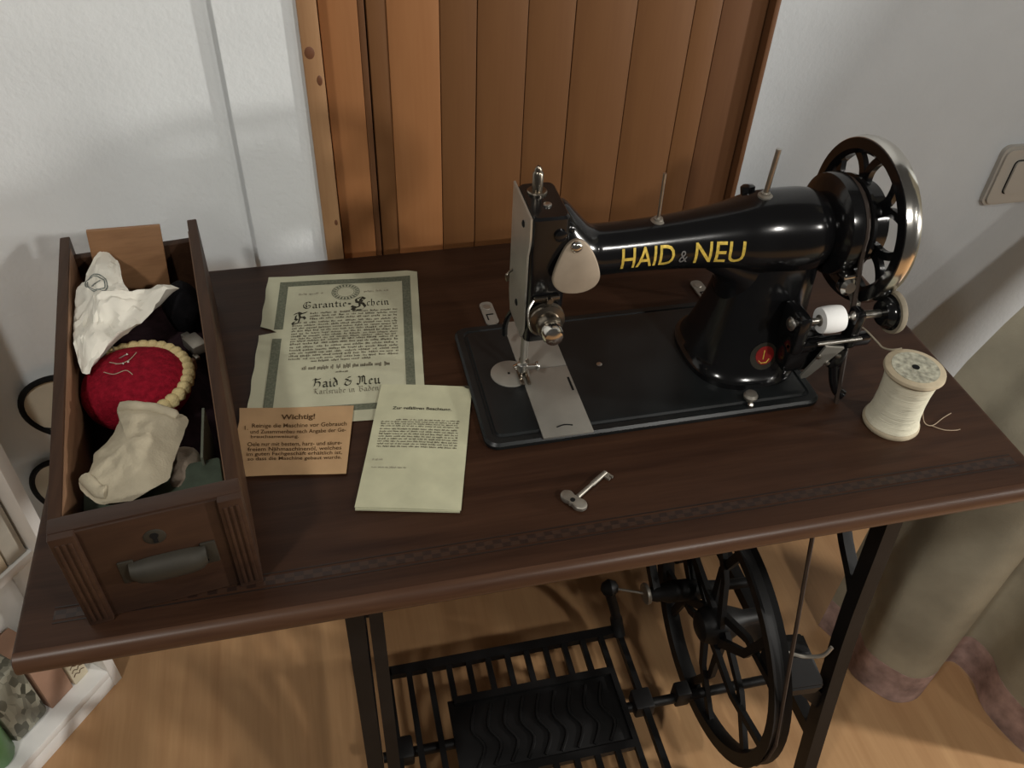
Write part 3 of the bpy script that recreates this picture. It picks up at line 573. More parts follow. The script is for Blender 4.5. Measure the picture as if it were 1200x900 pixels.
b = NB(); box(b, 0.788, 0.806, 0.162, 0.174, 0.040, 0.066, 0.004); tube(b, spl([(0.797, 0.168, 0.045), (0.801, 0.163, 0.025), (0.806, 0.158, 0.012), (0.812, 0.154, 0.0075)], 5), 0.0058, 10); obj('winder_foot', b, 'black_enamel', wn)
# full bobbin of white thread
bo = thing('thread_bobbin', (0.776, WY, WZ - .019), 'small bobbin wound with bright white thread on the winder spindle', 'bobbin')
b = NB(); lathe(b, [(0.0055, 0.7640), (0.0055, 0.7630), (0.0132, 0.7632), (0.0140, 0.768), (0.0143, 0.775), (0.0140, 0.782), (0.0132, 0.7865), (0.0055, 0.7868), (0.0055, 0.7858)], (0, WY, WZ), (1, 0, 0), 32, False); obj('thread', b, 'white_thread', bo, 40)
b = NB(); lathe(b, [(0.0060, 0.7620), (0.0060, 0.7880)], (0, WY, WZ), (1, 0, 0), 16); obj('core', b, 'nickel_dull', bo)
# belt from the handwheel hub down to the flywheel
b = NB()
hp = [Vector((0.806, HY + .0466 * math.cos(a), HZ + .0466 * math.sin(a))) for a in [R(d) for d in range(0, 196, 14)]]
fpn = [Vector((0.802, FY + .2035 * math.cos(a), FZ + .2035 * math.sin(a))) for a in [R(d) for d in range(176, 371, 13)]]
tube(b, hp + fpn, 0.0027, 6, True); tag(obj('drive_belt', b, 'leather'), 'dark leather cord belt running from handwheel down through the tabletop', 'belt')

# ------------------------------------------------------------------ papers on the table
def bil(TL, TR, BR, BL):
    TL, TR, BR, BL = [Vector((p[0], p[1], 0)) for p in (TL, TR, BR, BL)]
    return lambda u, v: (TL * (1 - u) + TR * u) * v + (BL * (1 - u) + BR * u) * (1 - v)
def sheet(name, f, hfun, thick, outline=None, nu=24, nv=28):
    """closed thin sheet; outline(side, t) pushes the border in"""
    bm = NB(); up = []; lo = []
    for j in range(nv + 1):
        ru = []; rl = []
        for i in range(nu + 1):
            u, v = i / nu, j / nv
            if outline: u, v = outline(u, v)
            p = f(u, v); z = hfun(u, v)
            ru.append(bm.verts.new((p.x, p.y, z + thick))); rl.append(bm.verts.new((p.x, p.y, z)))
        up.append(ru); lo.append(rl)
    for j in range(nv):
        for i in range(nu):
            bm.faces.new((up[j][i], up[j][i + 1], up[j + 1][i + 1], up[j + 1][i])); bm.faces.new((lo[j][i], lo[j + 1][i], lo[j + 1][i + 1], lo[j][i + 1]))
    edge = [(0, i) for i in range(nu)] + [(j, nu) for j in range(nv)] + [(nv, nu - i) for i in range(nu)] + [(nv - j, 0) for j in range(nv)]
    for k in range(len(edge)):
        (a, c), (d, e) = edge[k], edge[(k + 1) % len(edge)]; bm.faces.new((up[a][c], lo[a][c], lo[d][e], up[d][e]))
    return bm
def word_lines(bm, f, u0, u1, v0, v1, n, seed, hfrac=0.5, ragged=0.0, indent=0.0):
    rnd = random.Random(seed); dv = (v1 - v0) / n
    for k in range(n):
        vb = v1 - (k + 1) * dv + dv * (1 - hfrac) / 2; u = u0 + (indent if k == 0 else 0); end = u1 - (ragged * rnd.random() if k < n - 1 else ragged * 1.2)
        while u < end - .01:
            w = min(rnd.uniform(.018, .075), end - u); x = u
            while x < u + w - .003:
                lw = rnd.uniform(.005, .011); h0 = rnd.choice((0, 0, 0, -.25)); h1 = rnd.choice((1, .75, .75, 1.2, .7))
                q = [f(x, vb + dv * hfrac * h0), f(min(x + lw * .72, u + w), vb + dv * hfrac * h0), f(min(x + lw * .72, u + w), vb + dv * hfrac * h1), f(x, vb + dv * hfrac * h1)]
                bm.faces.new([bm.verts.new(p) for p in q]); x += lw
            u += w + rnd.uniform(.010, .016)
def on(f, h, off): return lambda u, v: Vector((f(u, v).x, f(u, v).y, h(u, v) + off))
def gridquad(bm, f, u0, u1, v0, v1, n=10, m=1):
    vs = [[bm.verts.new(f(u0 + (u1 - u0) * i / n, v0 + (v1 - v0) * j / m)) for i in range(n + 1)] for j in range(m + 1)]
    for j in range(m):
        for i in range(n): bm.faces.new((vs[j][i], vs[j][i + 1], vs[j + 1][i + 1], vs[j + 1][i]))
# warranty certificate
gf = bil((.2120, .4880), (.3940, .4730), (.3655, .2110), (.1830, .2290))
def gh(u, v): return 0.0006 + 0.0030 * max(0, u - .86) ** 1.2 * 3 + 0.0022 * max(0, .14 - u) * 3 + 0.0012 * math.exp(-((v - .5) / .03) ** 2) + 0.0007 * (1 + math.sin(9 * u + 5 * v)) * .4
def gout(u, v):
    if u < .15:
        d = abs(v - .585); notch = max(0, .125 - d * 3.2) if v > .585 else max(0, .125 - d * 12)
        u = u + notch * (1 - u / .15)
        if u < .02: u += .006 * math.sin(v * 40) * .5
    if v > .97 and u > .93: v -= (u - .93) * .25
    return u, v
b = sheet('g', gf, gh, .0003, gout, 40, 48)
gc = obj('certificate', b, 'paper', None, 60); tag(gc, 'large cream warranty certificate with green border and torn left edge', 'paper')
G = on(gf, gh, .0006)
b = NB(); bw = .055
for (u0, u1, v0, v1) in ((.085, .085 + bw, .06, .535), (.085, .085 + bw, .60, .955), (.905 - bw * .2, .905 + bw * .8, .06, .955), (.085, .95, .918, .955), (.085, .95, .060, .095)):
    gridquad(b, G, u0, u1, v0, v1, 24 if u1 - u0 > .3 else 2, 24 if v1 - v0 > .3 else 2)
obj('printed_border', b, 'print_green', gc, 0)
b = NB()
def garc(cu, cv, ru, rv, r0, r1, a0, a1): return [Vector(G(cu + ru * r * math.cos(a), cv + rv * r * math.sin(a))) for a, r in ((a0, r0), (a1, r0), (a1, r1), (a0, r1))]
for k in range(22):
    a = 2 * PI * k / 22; b.faces.new([b.verts.new(p) for p in garc(.52, .853, .088, .058, .72, .97, a, a + .17)])
for k in range(40):
    a = 2 * PI * k / 40
    for r0, r1 in ((1.0, 1.05), (.62, .66)): b.faces.new([b.verts.new(p) for p in garc(.52, .853, .088, .058, r0, r1, a, a + 2 * PI / 40)])
obj('printed_seal', b, 'print_green', gc, 0)
b = NB(); word_lines(b, G, .215, .375, .842, .862, 1, 5, .6); word_lines(b, G, .64, .80, .842, .862, 1, 6, .6); obj('printed_note', b, 'print_faint', gc, 0)
b = NB(); blackletter(b, 'Garantie-', G, .245, .565, .742, .790, .075); blackletter(b, 'S', G, .555, .660, .712, .805, .095); blackletter(b, 'chein', G, .655, .805, .742, .790, .075)
blackletter(b, 'Haid & Neu', G, .345, .745, .208, .262, .085); blackletter(b, 'F', G, .190, .285, .632, .715, .090); obj('printed_heading', b, 'print_black', gc, 0)
b = NB(); word_lines(b, G, .30, .855, .655, .715, 3, 11, .5); word_lines(b, G, .195, .855, .385, .650, 14, 12, .5); word_lines(b, G, .33, .70, .365, .385, 1, 13, .5)
word_lines(b, G, .28, .80, .318, .345, 1, 14, .75); word_lines(b, G, .48, .57, .290, .303, 1, 15, .6); blackletter(b, 'Karlsruhe in Baden', G, .355, .735, .168, .200, .07); obj('printed_text', b, 'print_text', gc, 0)
# kraft note
wf = bil((.1780, .2570), (.2935, .2385), (.2775, .1465), (.1790, .1610))
def wh_(u, v): return 0.0022 + 0.0006 * math.sin(5 * u + 3 * v) + 0.0006
b = sheet('w', wf, wh_, .0003, lambda u, v: (u - (.035 * max(0, 1 - abs(v - .55) * 4) if u < .01 else 0), v), 16, 14)
wc = obj('kraft_note', b, 'paper_kraft', None, 60); tag(wc, 'small brown printed note card lying over the bottom of the certificate', 'note')
Wf = on(wf, wh_, .0006)
b = NB(); text_fit(b, 'Wichtig!', Wf, .365, .665, .785, .890, .025)
for s, u0, u1, v0, v1 in (('1.', .045, .075, .655, .715), ('Reinige die Maschine vor Gebrauch', .11, .955, .668, .750), ('und Zusammenbau nach Angabe der Ge-', .095, .955, .580, .655), ('brauchsanweisung.', .10, .53, .515, .575),
                          ('Oele nur mit bestem, harz- und säure-', .07, .93, .400, .470), ('freiem Nähmaschinenöl, welches', .07, .93, .330, .395), ('im guten Fachgeschäft erhältlich ist,', .06, .94, .258, .325), ('so dass die Maschine gebaut wurde.', .07, .94, .192, .255)):
    text_fit(b, s, Wf, u0, u1, v0, v1, .012)
obj('printed_text', b, 'print_brown', wc, 0)
# booklet
kf = bil((.3255, .2660), (.4205, .2450), (.3775, .0790), (.2815, .1010))
def kh(u, v): return 0.0015 + .0030 * max(0, .12 - v) * 4
for i, (dz, dx) in enumerate(((0.0008, .0008), (0.0022, .0002))):
    pass
b = sheet('k', kf, lambda u, v: .0010 + .0016 * max(0, .12 - v) * 3, .0020, lambda u, v: (u * .985 + .004, v * .985 - .006), 12, 16)
kc = obj('booklet', b, 'paper_booklet', None, 60); tag(kc, 'cream instruction booklet with dog eared corners beside the machine bed', 'booklet')
def kh2(u, v): return .0036 + .0018 * max(0, .12 - v) * 3 + .006 * max(0, u + v - 1.86) + .004 * max(0, .14 - u - v) + .0007 * math.sin(4 * u) + .0004 * math.sin(11 * v)
b = sheet('k2', kf, kh2, .0004, lambda u, v: ((u, v - max(0, u + v - 1.93) * .6) if u + v > 1.93 else (u, v)), 18, 26); obj('cover', b, 'paper_booklet', kc, 60)
K = on(kf, kh2, .0007)
b = NB(); text_fit(b, 'Zur gefälligen Beachtung.', K, .175, .800, .762, .795, .02); obj('printed_heading', b, 'print_black', kc, 0)
b = NB(); word_lines(b, K, .085, .900, .62, .69, 4, 21, .5, indent=.15); word_lines(b, K, .085, .900, .455, .615, 8, 22, .5); obj('printed_text', b, 'print_text', kc, 0)
b = NB(); word_lines(b, K, .07, .18, .345, .375, 1, 31, .5); word_lines(b, K, .08, .42, .285, .31, 1, 33, .4); obj('pencil_marks', b, 'print_faint', kc, 0)
b = NB(); prism(b, [(.4105, .2452), (.4195, .2432), (.4185, .2385), (.4130, .2415)], .0057, .0064); obj('corner_stain', b, 'print_black', kc, 0)

# ------------------------------------------------------------------ key on the table
ky = thing('cabinet_key', (.505, .082, 0), 'small tarnished steel key lying on the bare tabletop', 'key')
a_ = Vector((.4885, .0730, .0050)); e_ = Vector((.5245, .0985, .0040)); dk = (e_ - a_).normalized(); pk = Vector((-dk.y, dk.x, 0))
b = NB(); tube(b, [a_, a_ + dk * .004, a_ + dk * .022, a_ + dk * .024, e_], [.0026, .0024, .0021, .0028, .0026], 10); obj('shank', b, 'nickel_dull', ky)
b = NB(); o_ = a_ - dk * .006
pts = [(-.0140, .003), (-.0135, -.003), (-.008, -.0065), (-.002, -.0055), (0, -.0065), (.002, -.0055), (.008, -.0065), (.0135, -.003), (.0140, .003), (.009, .0068), (.003, .0055), (0, .0062), (-.003, .0055), (-.009, .0068)]
sp_ = spl([(x, y, 0) for x, y in pts], 4, True); rr = []
for zz, k in ((.0018, .9), (.0028, 1), (.0062, 1), (.0072, .9)): rr.append([o_ + pk * p.x * k + dk * p.y * k + Vector((0, 0, zz - .005)) for p in sp_])
rings(b, rr); bw_ = obj('bow', b, 'nickel_dull', ky)
b = NB(); lathe(b, [(.0024, 0), (.0024, .0010)], (o_ - dk * .0015) + Vector((0, 0, .0018)), seg=14); obj('bow_hole', b, 'black_plain', bw_)
b = NB(); q = [(-.001, 0), (.0055, 0), (.0055, -.009), (.0035, -.009), (.0035, -.006), (.0018, -.006), (.0018, -.0085), (-.001, -.0085)]
rings(b, [[e_ - dk * .0045 + dk * x + pk * y + Vector((0, 0, z)) for x, y in q] for z in (-.0012, .0012)]); obj('bit', b, 'nickel_dull', ky)

# ------------------------------------------------------------------ wooden spool
sx, sy = .8475, .1125
so = thing('thread_spool', (sx, sy, 0), 'large wooden spool of cream thread standing on the right of the tabletop', 'spool')
b = NB(); lathe(b, [(.010, .001), (.0285, .001), (.0295, .003), (.0290, .006), (.020, .014), (.020, .064), (.0290, .072), (.0305, .0745), (.0300, .0775), (.0285, .0785), (.004, .0785)], (sx, sy, -.001), seg=40); obj('wooden_body', b, 'spool_wood', so, 40)
b = NB(); lathe(b, [(.021, .0055), (.0278, .0062), (.0262, .012), (.0250, .020), (.0243, .036), (.0248, .052), (.0258, .062), (.0275, .0705), (.021, .0715)], (sx, sy, 0), seg=40); obj('thread', b, 'cream_thread', so, 60)
b = NB(); lathe(b, [(.0235, .0774), (.0235, .0779)], (sx, sy, 0), seg=32); lb = obj('paper_label', b, 'spool_label', so)
b = NB(); lathe(b, [(.0038, .0776), (.0038, .0783)], (sx, sy, 0), seg=14); obj('hole', b, 'black_plain', so)
b = NB(); tube(b, spl([(sx + .026, sy - .004, .040), (sx + .028, sy - .006, .020), (sx + .033, sy - .011, .004), (sx + .042, sy - .014, .001), (sx + .060, sy - .006, .0012), (sx + .073, sy - .001, .001)], 6), .0005, 5)
tube(b, spl([(sx + .040, sy - .0135, .001), (sx + .050, sy - .022, .0008), (sx + .062, sy - .025, .0008), (sx + .068, sy - .025, .0012)], 6), .0005, 5); obj('loose_thread', b, 'loose_thread', so)
b = NB(); tube(b, spl([(sx + .001, sy + .028, .079), (sx - .008, sy + .030, .077), (sx - .013, sy + .038, .074), (sx - .016, sy + .046, .076), (0.822, 0.170, 0.084), (0.812, 0.172, 0.090)], 6), .0011, 5); obj('thread_tail', b, 'rubber_tan', so)

# ------------------------------------------------------------------ wooden drawer on the table
DA = R(6.6); DO = Vector((.0600, .0215, 0))
dr = thing("sewing_box", (.105, .23, 0), 'open dark wooden drawer of sewing supplies standing on the tabletop', 'drawer')
DM = Matrix.Translation(DO) @ Matrix.Rotation(DA, 4, 'Z')
DWd, DL, DH = .139, .418, .113
def dbox(name, x0, x1, y0, y1, z0, z1, mat, bev=.0012, par=None):
    b = NB(); box(b, x0, x1, y0, y1, z0, z1, bev, mtx=DM); return obj(name, b, mat, par or dr)
dbox('side_panel', 0, .010, .020, DL, .001, DH, 'walnut'); dbox('side_panel', DWd - .010, DWd, .020, DL, .001, DH, 'walnut')
dbox('bottom_panel', .009, DWd - .009, .018, DL - .012, .004, .009, 'walnut')
dbox('back_panel', .0095, DWd - .0095, DL - .020, DL - .010, .004, .097, 'walnut')
dbox('lining', .0098, .0108, .022, DL - .021, .009, DH - .002, 'walnut_inner', .0002); dbox('lining', DWd - .0108, DWd - .0098, .022, DL - .021, .009, DH - .002, 'walnut_inner', .0002)
dbox('front_panel', .018, DWd - .018, .004, .020, .001, DH - .002, 'walnut_front', .001)
dbox('front_rail', 0, DWd, .006, .0215, DH - .006, DH, 'walnut_front', .0015)
for x0 in (0, DWd - .019):
    pst = dbox('corner_post', x0, x0 + .019, 0, .022, 0, DH - .001, 'walnut_front', .0015)
    for k in range(3): dbox('flute', x0 + .0035 + k * .0045, x0 + .0065 + k * .0045, -.0012, .002, .006, DH - .008, 'walnut_front', .0008, pst)
# cup pull and keyhole
b = NB(); n1, n2 = 12, 9; px0, pz0 = DWd / 2 + .004, .052; grid = []
for i in range(n1 + 1):
    row = []
    for j in range(n2 + 1):
        t = -1 + 2 * i / n1; a = PI * .95 * j / n2
        wv = 1 - .30 * abs(t) ** 4
        row.append(b.verts.new(DM @ Vector((px0 + t * .029, .0035 - .013 * wv * math.sin(a), pz0 + .0125 * wv * math.cos(a) + (0.003 if abs(t) > .9 else 0)))))
    grid.append(row)
for i in range(n1):
    for j in range(n2): b.faces.new((grid[i][j], grid[i + 1][j], grid[i + 1][j + 1], grid[i][j + 1]))
bmesh.ops.solidify(b, geom=b.faces[:], thickness=.0012); obj('cup_pull', b, 'brass_dark', dr, 50)
for t in (-1, 1):
    dbox('pull_plate', px0 + t * .031 - .006, px0 + t * .031 + .006, .0020, .0045, pz0 - .012, pz0 + .014, 'brass_dark', .001)
b = NB(); lathe(b, [(.0085, 0), (.0085, .0008), (.0075, .0014)], (px0 - .004, .0045, .086), (0, -1, 0), 20); bmesh.ops.transform(b, matrix=DM, verts=b.verts); kp = obj('keyhole_plate', b, 'brass_dark', dr)
b = NB(); lathe(b, [(.0032, 0), (.0032, .0006)], (px0 - .004, .0033, .088), (0, -1, 0), 14); box(b, px0 - .0057, px0 - .0023, .0026, .0033, .0800, .087); bmesh.ops.transform(b, matrix=DM, verts=b.verts); obj('keyhole', b, 'black_plain', kp)

# ---- things in the drawer
def pouch(name, outline, zfun, zlow, mat, amp, seed, rings_n=9, sub=6, nscale=28.0, ctr=None, sm=55):
    P = spl([(x, y, 0) for x, y in outline], sub, True); n = len(P)
    c = Vector((sum(p.x for p in P) / n, sum(p.y for p in P) / n, 0)) if ctr is None else Vector((ctr[0], ctr[1], 0))
    bm = NB(); U = []; Lw = []; sv = Vector((seed * 3.7, seed * 1.3, 0))
    for k in range(1, rings_n + 1):
        s = k / rings_n; ru = []; rl = []
        for p in P:
            q = c + (p - c) * s; z = zfun(q.x, q.y, s)
            z += amp * (noise.noise(q * nscale + sv) + .6 * abs(noise.noise(q * nscale * 2.1 + sv)) + .35 * noise.noise(q * nscale * 4 + sv))
            ru.append(bm.verts.new((q.x, q.y, z))); rl.append(bm.verts.new((q.x, q.y, z if k == rings_n else min(z - .0015, zlow + (z - zlow) * max(0, (s - .75) / .25) * .8))))
        U.append(ru); Lw.append(rl)
    cu = bm.verts.new((c.x, c.y, zfun(c.x, c.y, 0) + amp * noise.noise(c * nscale + sv))); cl = bm.verts.new((c.x, c.y, zlow))
    for i in range(n):
        j = (i + 1) % n
        bm.faces.new((cu, U[0][i], U[0][j])); bm.faces.new((cl, Lw[0][j], Lw[0][i]))
        for k in range(rings_n - 1):
            bm.faces.new((U[k][i], U[k + 1][i], U[k + 1][j], U[k][j])); bm.faces.new((Lw[k][i], Lw[k][j], Lw[k + 1][j], Lw[k + 1][i]))
    return obj(name, bm, mat, None, sm)
# dark stuff filling the bottom
fl = pouch('dark_cloth', [tuple((DM @ Vector(p))[:2]) for p in ((.014, .10, 0), (.07, .085, 0), (.125, .10, 0), (.125, .22, 0), (.124, .35, 0), (.07, .385, 0), (.014, .35, 0), (.013, .22, 0))], lambda x, y, s: .052 - .022 * s ** 3, .0095, 'dark_fabric', .006, 4)
tag(fl, 'dark crumpled cloth at the bottom of the wooden drawer', 'cloth')
# tan board leaning at the back
b = NB(); m = DM @ Matrix.Translation((.058, .3795, .0065)) @ Matrix.Rotation(R(-8), 4, 'X') @ Matrix.Rotation(R(4), 4, 'Y'); box(b, -.036, .036, -.003, .003, .012, .122, .0008, mtx=m)
tag(obj('wooden_board', b, 'tan_board'), 'small tan wooden board leaning against the back of the drawer', 'board')
# white paper bag
bag = pouch('paper_bag', [(.052, .416), (.041, .372), (.0385, .330), (.0425, .285), (.054, .232), (.062, .226), (.080, .262), (.098, .288), (.118, .318), (.135, .342), (.118, .338), (.098, .328), (.082, .352), (.072, .395)],
            lambda x, y, s: .102 + .012 * (1 - s) + .05 * max(0, y - .39), .088, 'tissue_white', .0100, 9, 12, 6, 30, (.062, .320), 22)
tag(bag, 'crumpled white paper bag with round grey stamp in the drawer', 'paper bag')
def bag_top(x, y):
    dg = bpy.context.evaluated_depsgraph_get(); return None
def drape(o, pts, off):   # heights of o at plan points
    from mathutils.bvhtree import BVHTree
    me = o.data; w = ORG[o]; t = BVHTree.FromPolygons([tuple(v.co + w) for v in me.vertices], [tuple(p.vertices) for p in me.polygons]); out = []
    for (x, y) in pts:
        h = t.ray_cast(Vector((x, y, 3)), Vector((0, 0, -1)))[0]; out.append(Vector((x, y, (h.z if h else w.z) - ZT + off)))
    return out
b = NB(); c0 = (.0570, .350)
for r_ in (.0165, .0135):
    tube(b, drape(bag, [(c0[0] + r_ * .62 * math.cos(R(a)) - r_ * .30 * math.sin(R(a)), c0[1] + r_ * 1.25 * math.sin(R(a))) for a in range(0, 360, 15)], .0002), .00065, 5, True)
tube(b, drape(bag, [(c0[0] - .003 + .0012 * i, c0[1] - .005 + .003 * (i % 2) + .001 * i) for i in range(7)], .0002), .0009, 5); obj('stamp', b, 'stamp_grey', bag)
# pincushion
pcx, pcy = .0965, .2290
pc = thing('pincushion', (pcx, pcy, .055), 'round red pincushion with cream bobble trim and pins in the drawer', 'pincushion')
b = NB(); lathe(b, [(.012, .050), (.038, .053), (.0475, .062), (.049, .072), (.046, .082), (.037, .0915), (.022, .0965), (.006, .098)], (pcx, pcy, 0), seg=40)
for v in b.verts: v.co.z += .0018 * noise.noise(v.co * 60)
obj('cushion', b, 'red_wool', pc, 60)
src = None
for k in range(22):
    a = R(-75) + R(225) * k / 21; w = (pcx + .0475 * math.cos(a), pcy + .0500 * math.sin(a), .0765 - .004)
    if src is None:
        b = NB(); bmesh.ops.create_uvsphere(b, u_segments=10, v_segments=7, radius=.0068)
        for v in b.verts: v.co = v.co * (1 + .12 * noise.noise(v.co * 500)) + Vector((w[0], w[1], w[2] + .0062))
        src = obj('bobble', b, 'cream_wool', pc, 80)
    else: dup(src, pc, w)
for (x, y, dx, dy) in ((.083, .243, .010, .002), (.099, .250, -.004, -.016), (.079, .236, .012, -.004), (.070, .262, -.004, .008), (.077, .266, -.003, .010)):
    b = NB(); d = math.hypot(x - pcx, y - pcy); z = .098 - .012 * (d / .04) ** 2; cyl(b, (x, y, z), (x + dx, y + dy, z + .004), .0006, .0005, 6)
    lathe(b, [(.0002, -.0012), (.0012, 0), (.0002, .0012)], (x + dx, y + dy, z + .004), seg=8); obj('pin', b, 'nickel', pc)
for q in ([(.078, .238, .0975), (.088, .232, .0995), (.096, .236, .0995), (.101, .247, .0985)], [(.074, .226, .0965), (.084, .219, .0985), (.094, .222, .0990), (.100, .216, .0980)]):
    b = NB(); tube(b, spl(q, 5), .0004, 5); obj('thread_end', b, 'linen', pc)
# linen bag
lbg = pouch('linen_bag', [(.092, .176), (.120, .170), (.148, .158), (.146, .140), (.140, .110), (.136, .085), (.116, .068), (.092, .063), (.078, .074), (.071, .088), (.078, .104), (.078, .124), (.088, .140), (.094, .155)],
            lambda x, y, s: .096 + .013 * (1 - s ** 2) - .35 * max(0, x - .125), .083, 'linen', .006, 17, 10, 5, 34, (.108, .115))
tag(lbg, 'beige linen drawstring bag at the front of the drawer', 'cloth bag')
b = NB(); tube(b, drape(lbg, [(p.x, p.y) for p in spl([(.094, .170, 0), (.108, .166, 0), (.125, .162, 0), (.142, .153, 0)], 5)], .001), [.0025] + [.0052] * 14 + [.003], 10); obj('cuff', b, 'linen', lbg)
b = NB(); tube(b, drape(lbg, [(p.x, p.y) for p in spl([(.076, .090, 0), (.080, .084, 0), (.088, .074, 0), (.094, .072, 0)], 5)], .000), [.003] + [.0055] * 14 + [.003], 10); obj('hem', b, 'linen', lbg)
dk_ = pouch('brown_cloth', [(.134, .150), (.152, .142), (.156, .115), (.150, .085), (.136, .076), (.128, .10), (.130, .125)], lambda x, y, s: .078 - .014 * s ** 2, .040, 'linen_dark', .004, 23, 6, 5, 40)
tag(dk_, 'dark brown cloth tucked beside the linen bag in the drawer', 'cloth')
# green case at the front
b = NB(); m = DM @ Matrix.Translation((.0695, .060, .0095)); box(b, -.055, .055, -.018, .026, 0, .066, .003, mtx=m); tag(obj('green_case', b, 'green_cloth'), 'dark green fabric covered case inside the front of the drawer', 'case')
b = NB(); m = DM @ Matrix.Translation((.113, .100, .0095)) @ Matrix.Rotation(R(-6), 4, 'Z'); box(b, -.0012, .0012, -.022, .040, .0, .076, .0004, mtx=m); tag(obj('grey_card', b, 'green_card'), 'grey green card standing against the right inside of the drawer', 'card')
# bits at the back right
blk = pouch('black_bundle', [tuple((DM @ Vector(p))[:2]) for p in ((.094, .300, 0), (.112, .292, 0), (.126, .305, 0), (.1265, .335, 0), (.116, .350, 0), (.098, .345, 0), (.089, .325, 0))], lambda x, y, s: .098 - .024 * s ** 2, .050, 'black_fabric', .004, 31, 7)
tag(blk, 'black fabric bundle in the back corner of the drawer', 'cloth')
b = NB(); m = DM @ Matrix.Translation((.115, .268, .052)) @ Matrix.Rotation(R(25), 4, 'Z'); box(b, -.008, .008, -.012, .012, 0, .012, .002, mtx=m); box(b, -.004, .004, .010, .022, .002, .008, .001, mtx=m); box(b, -.010, -.005, -.018, -.010, 0, .004, .001, mtx=m)
tag(obj('metal_attachment', b, 'nickel_dull'), 'small grey metal sewing attachment beside the black bundle', 'attachment')
b = NB(); tube(b, spl([tuple(DM @ Vector(p)) for p in ((.060, .315, .088), (.078, .318, .090), (.098, .322, .092), (.112, .325, .091))], 4), .0016, 6); tag(obj('thin_stick', b, 'linen_dark'), 'thin pale stick lying across drawer behind the paper bag', 'stick')
b = NB(); m = DM @ Matrix.Translation((.098, .235, .050)) @ Matrix.Rotation(R(-20), 4, 'Z'); box(b, -.014, .014, -.010, .010, 0, .014, .002, mtx=m); tag(obj('brown_block', b, 'walnut_inner'), 'small brown wooden block beside the red pincushion', 'block')

# ------------------------------------------------------------------ white shelf unit left of the table
SA = math.atan2(-.785, -.62)      # direction of its front edge
SM = Matrix.Translation((-.1465, .452, -.77)) @ Matrix.Rotation(SA, 4, 'Z')   # local x along the front, local -y into the shelf
sh = thing('shelf_unit', (-.25, .40, -.77), 'low white open shelf unit standing left of the sewing table', 'shelf')
def sbox(name, x0, x1, y0, y1, z0, z1, mat, bev=.001, par=None):
    b = NB(); box(b, x0, x1, y0, y1, z0, z1, bev, mtx=SM); return obj(name, b, mat, par)
SDp, SLn = -.138, .75
sbox('end_panel', 0, .016, SDp, 0, 0, .86, 'shelf_white', par=sh); sbox('end_panel', SLn, SLn + .016, SDp, 0, 0, .86, 'shelf_white', par=sh)
sbox('back_panel', .016, SLn, SDp, SDp + .006, .03, .86, 'shelf_white', par=sh)
sbox('plinth', .016, SLn, -.016, -.001, 0, .030, 'shelf_white', par=sh)
for z in (.030, .345, .60, .844): sbox('shelf_board', .016, SLn, SDp + .006, -.001 if z < .1 else -.03, z, z + .016, 'shelf_white', par=sh)
ZB = .0465
def sitem(name, x0, x1, y0, y1, h, mat, label, cat, bev=.002, z=ZB, grp=None): return tag(sbox(name, x0, x1, y0, y1, z, z + h, mat, bev), label, cat, grp)
sitem('card_box', .030, .058, -.115, -.028, .085, 'box_cream', 'narrow cream carton with brown script on the white shelf', 'box')
b = NB(); f = lambda u, v: SM @ Vector((u, -.0276, v))
for i in range(5): tube(b, spl([f(.034 + i * .0005, .066 + i * .011), f(.040, .070 + i * .011), f(.044, .065 + i * .011), f(.049, .071 + i * .011), f(.054, .067 + i * .011)], 3), .0007, 5)
ob = obj('script', b, 'print_brown', bpy.data.objects['card_box'])
sitem('brown_box', .061, .105, -.125, -.030, .110, 'box_pink', 'plain pinkish brown carton between the cream carton and mottled pack', 'box')
sitem('mottled_pack', .108, .172, -.128, -.030, .150, 'mottled_print', 'grey and olive mottled pack on the white shelf', 'pack', .010)
gb = thing('green_bottle', tuple(SM @ Vector((.200, -.045, ZB))), 'green plastic bottle standing on the white shelf', 'bottle')
b = NB(); lathe(b, [(.018, 0), (.026, .002), (.028, .008), (.028, .085), (.024, .100), (.013, .112), (.011, .122)], SM @ Vector((.200, -.045, ZB)), seg=24); obj('body', b, 'green_plastic', gb)
b = NB(); lathe(b, [(.014, .118), (.015, .120), (.015, .150), (.012, .154)], SM @ Vector((.200, -.045, ZB)), seg=20); obj('cap', b, 'red_plastic', gb)
bx = 0.02
for (w_, h_, mt, lb_) in ((.030, .230, 'box_grey', 'tall grey white book at end of the shelf row'), (.026, .215, 'box_beige', 'beige book next to the grey white one on the shelf'), (.036, .205, 'box_cream', 'cream book in the middle of the shelf row'), (.030, .195, 'box_beige', 'short beige book at the end of the shelf row')):
    sitem('book', bx, bx + w_, SDp + .008, -.035, h_ * .62, mt, lb_, 'book', .002, .362, 'books on the white shelf'); bx += w_ + .002

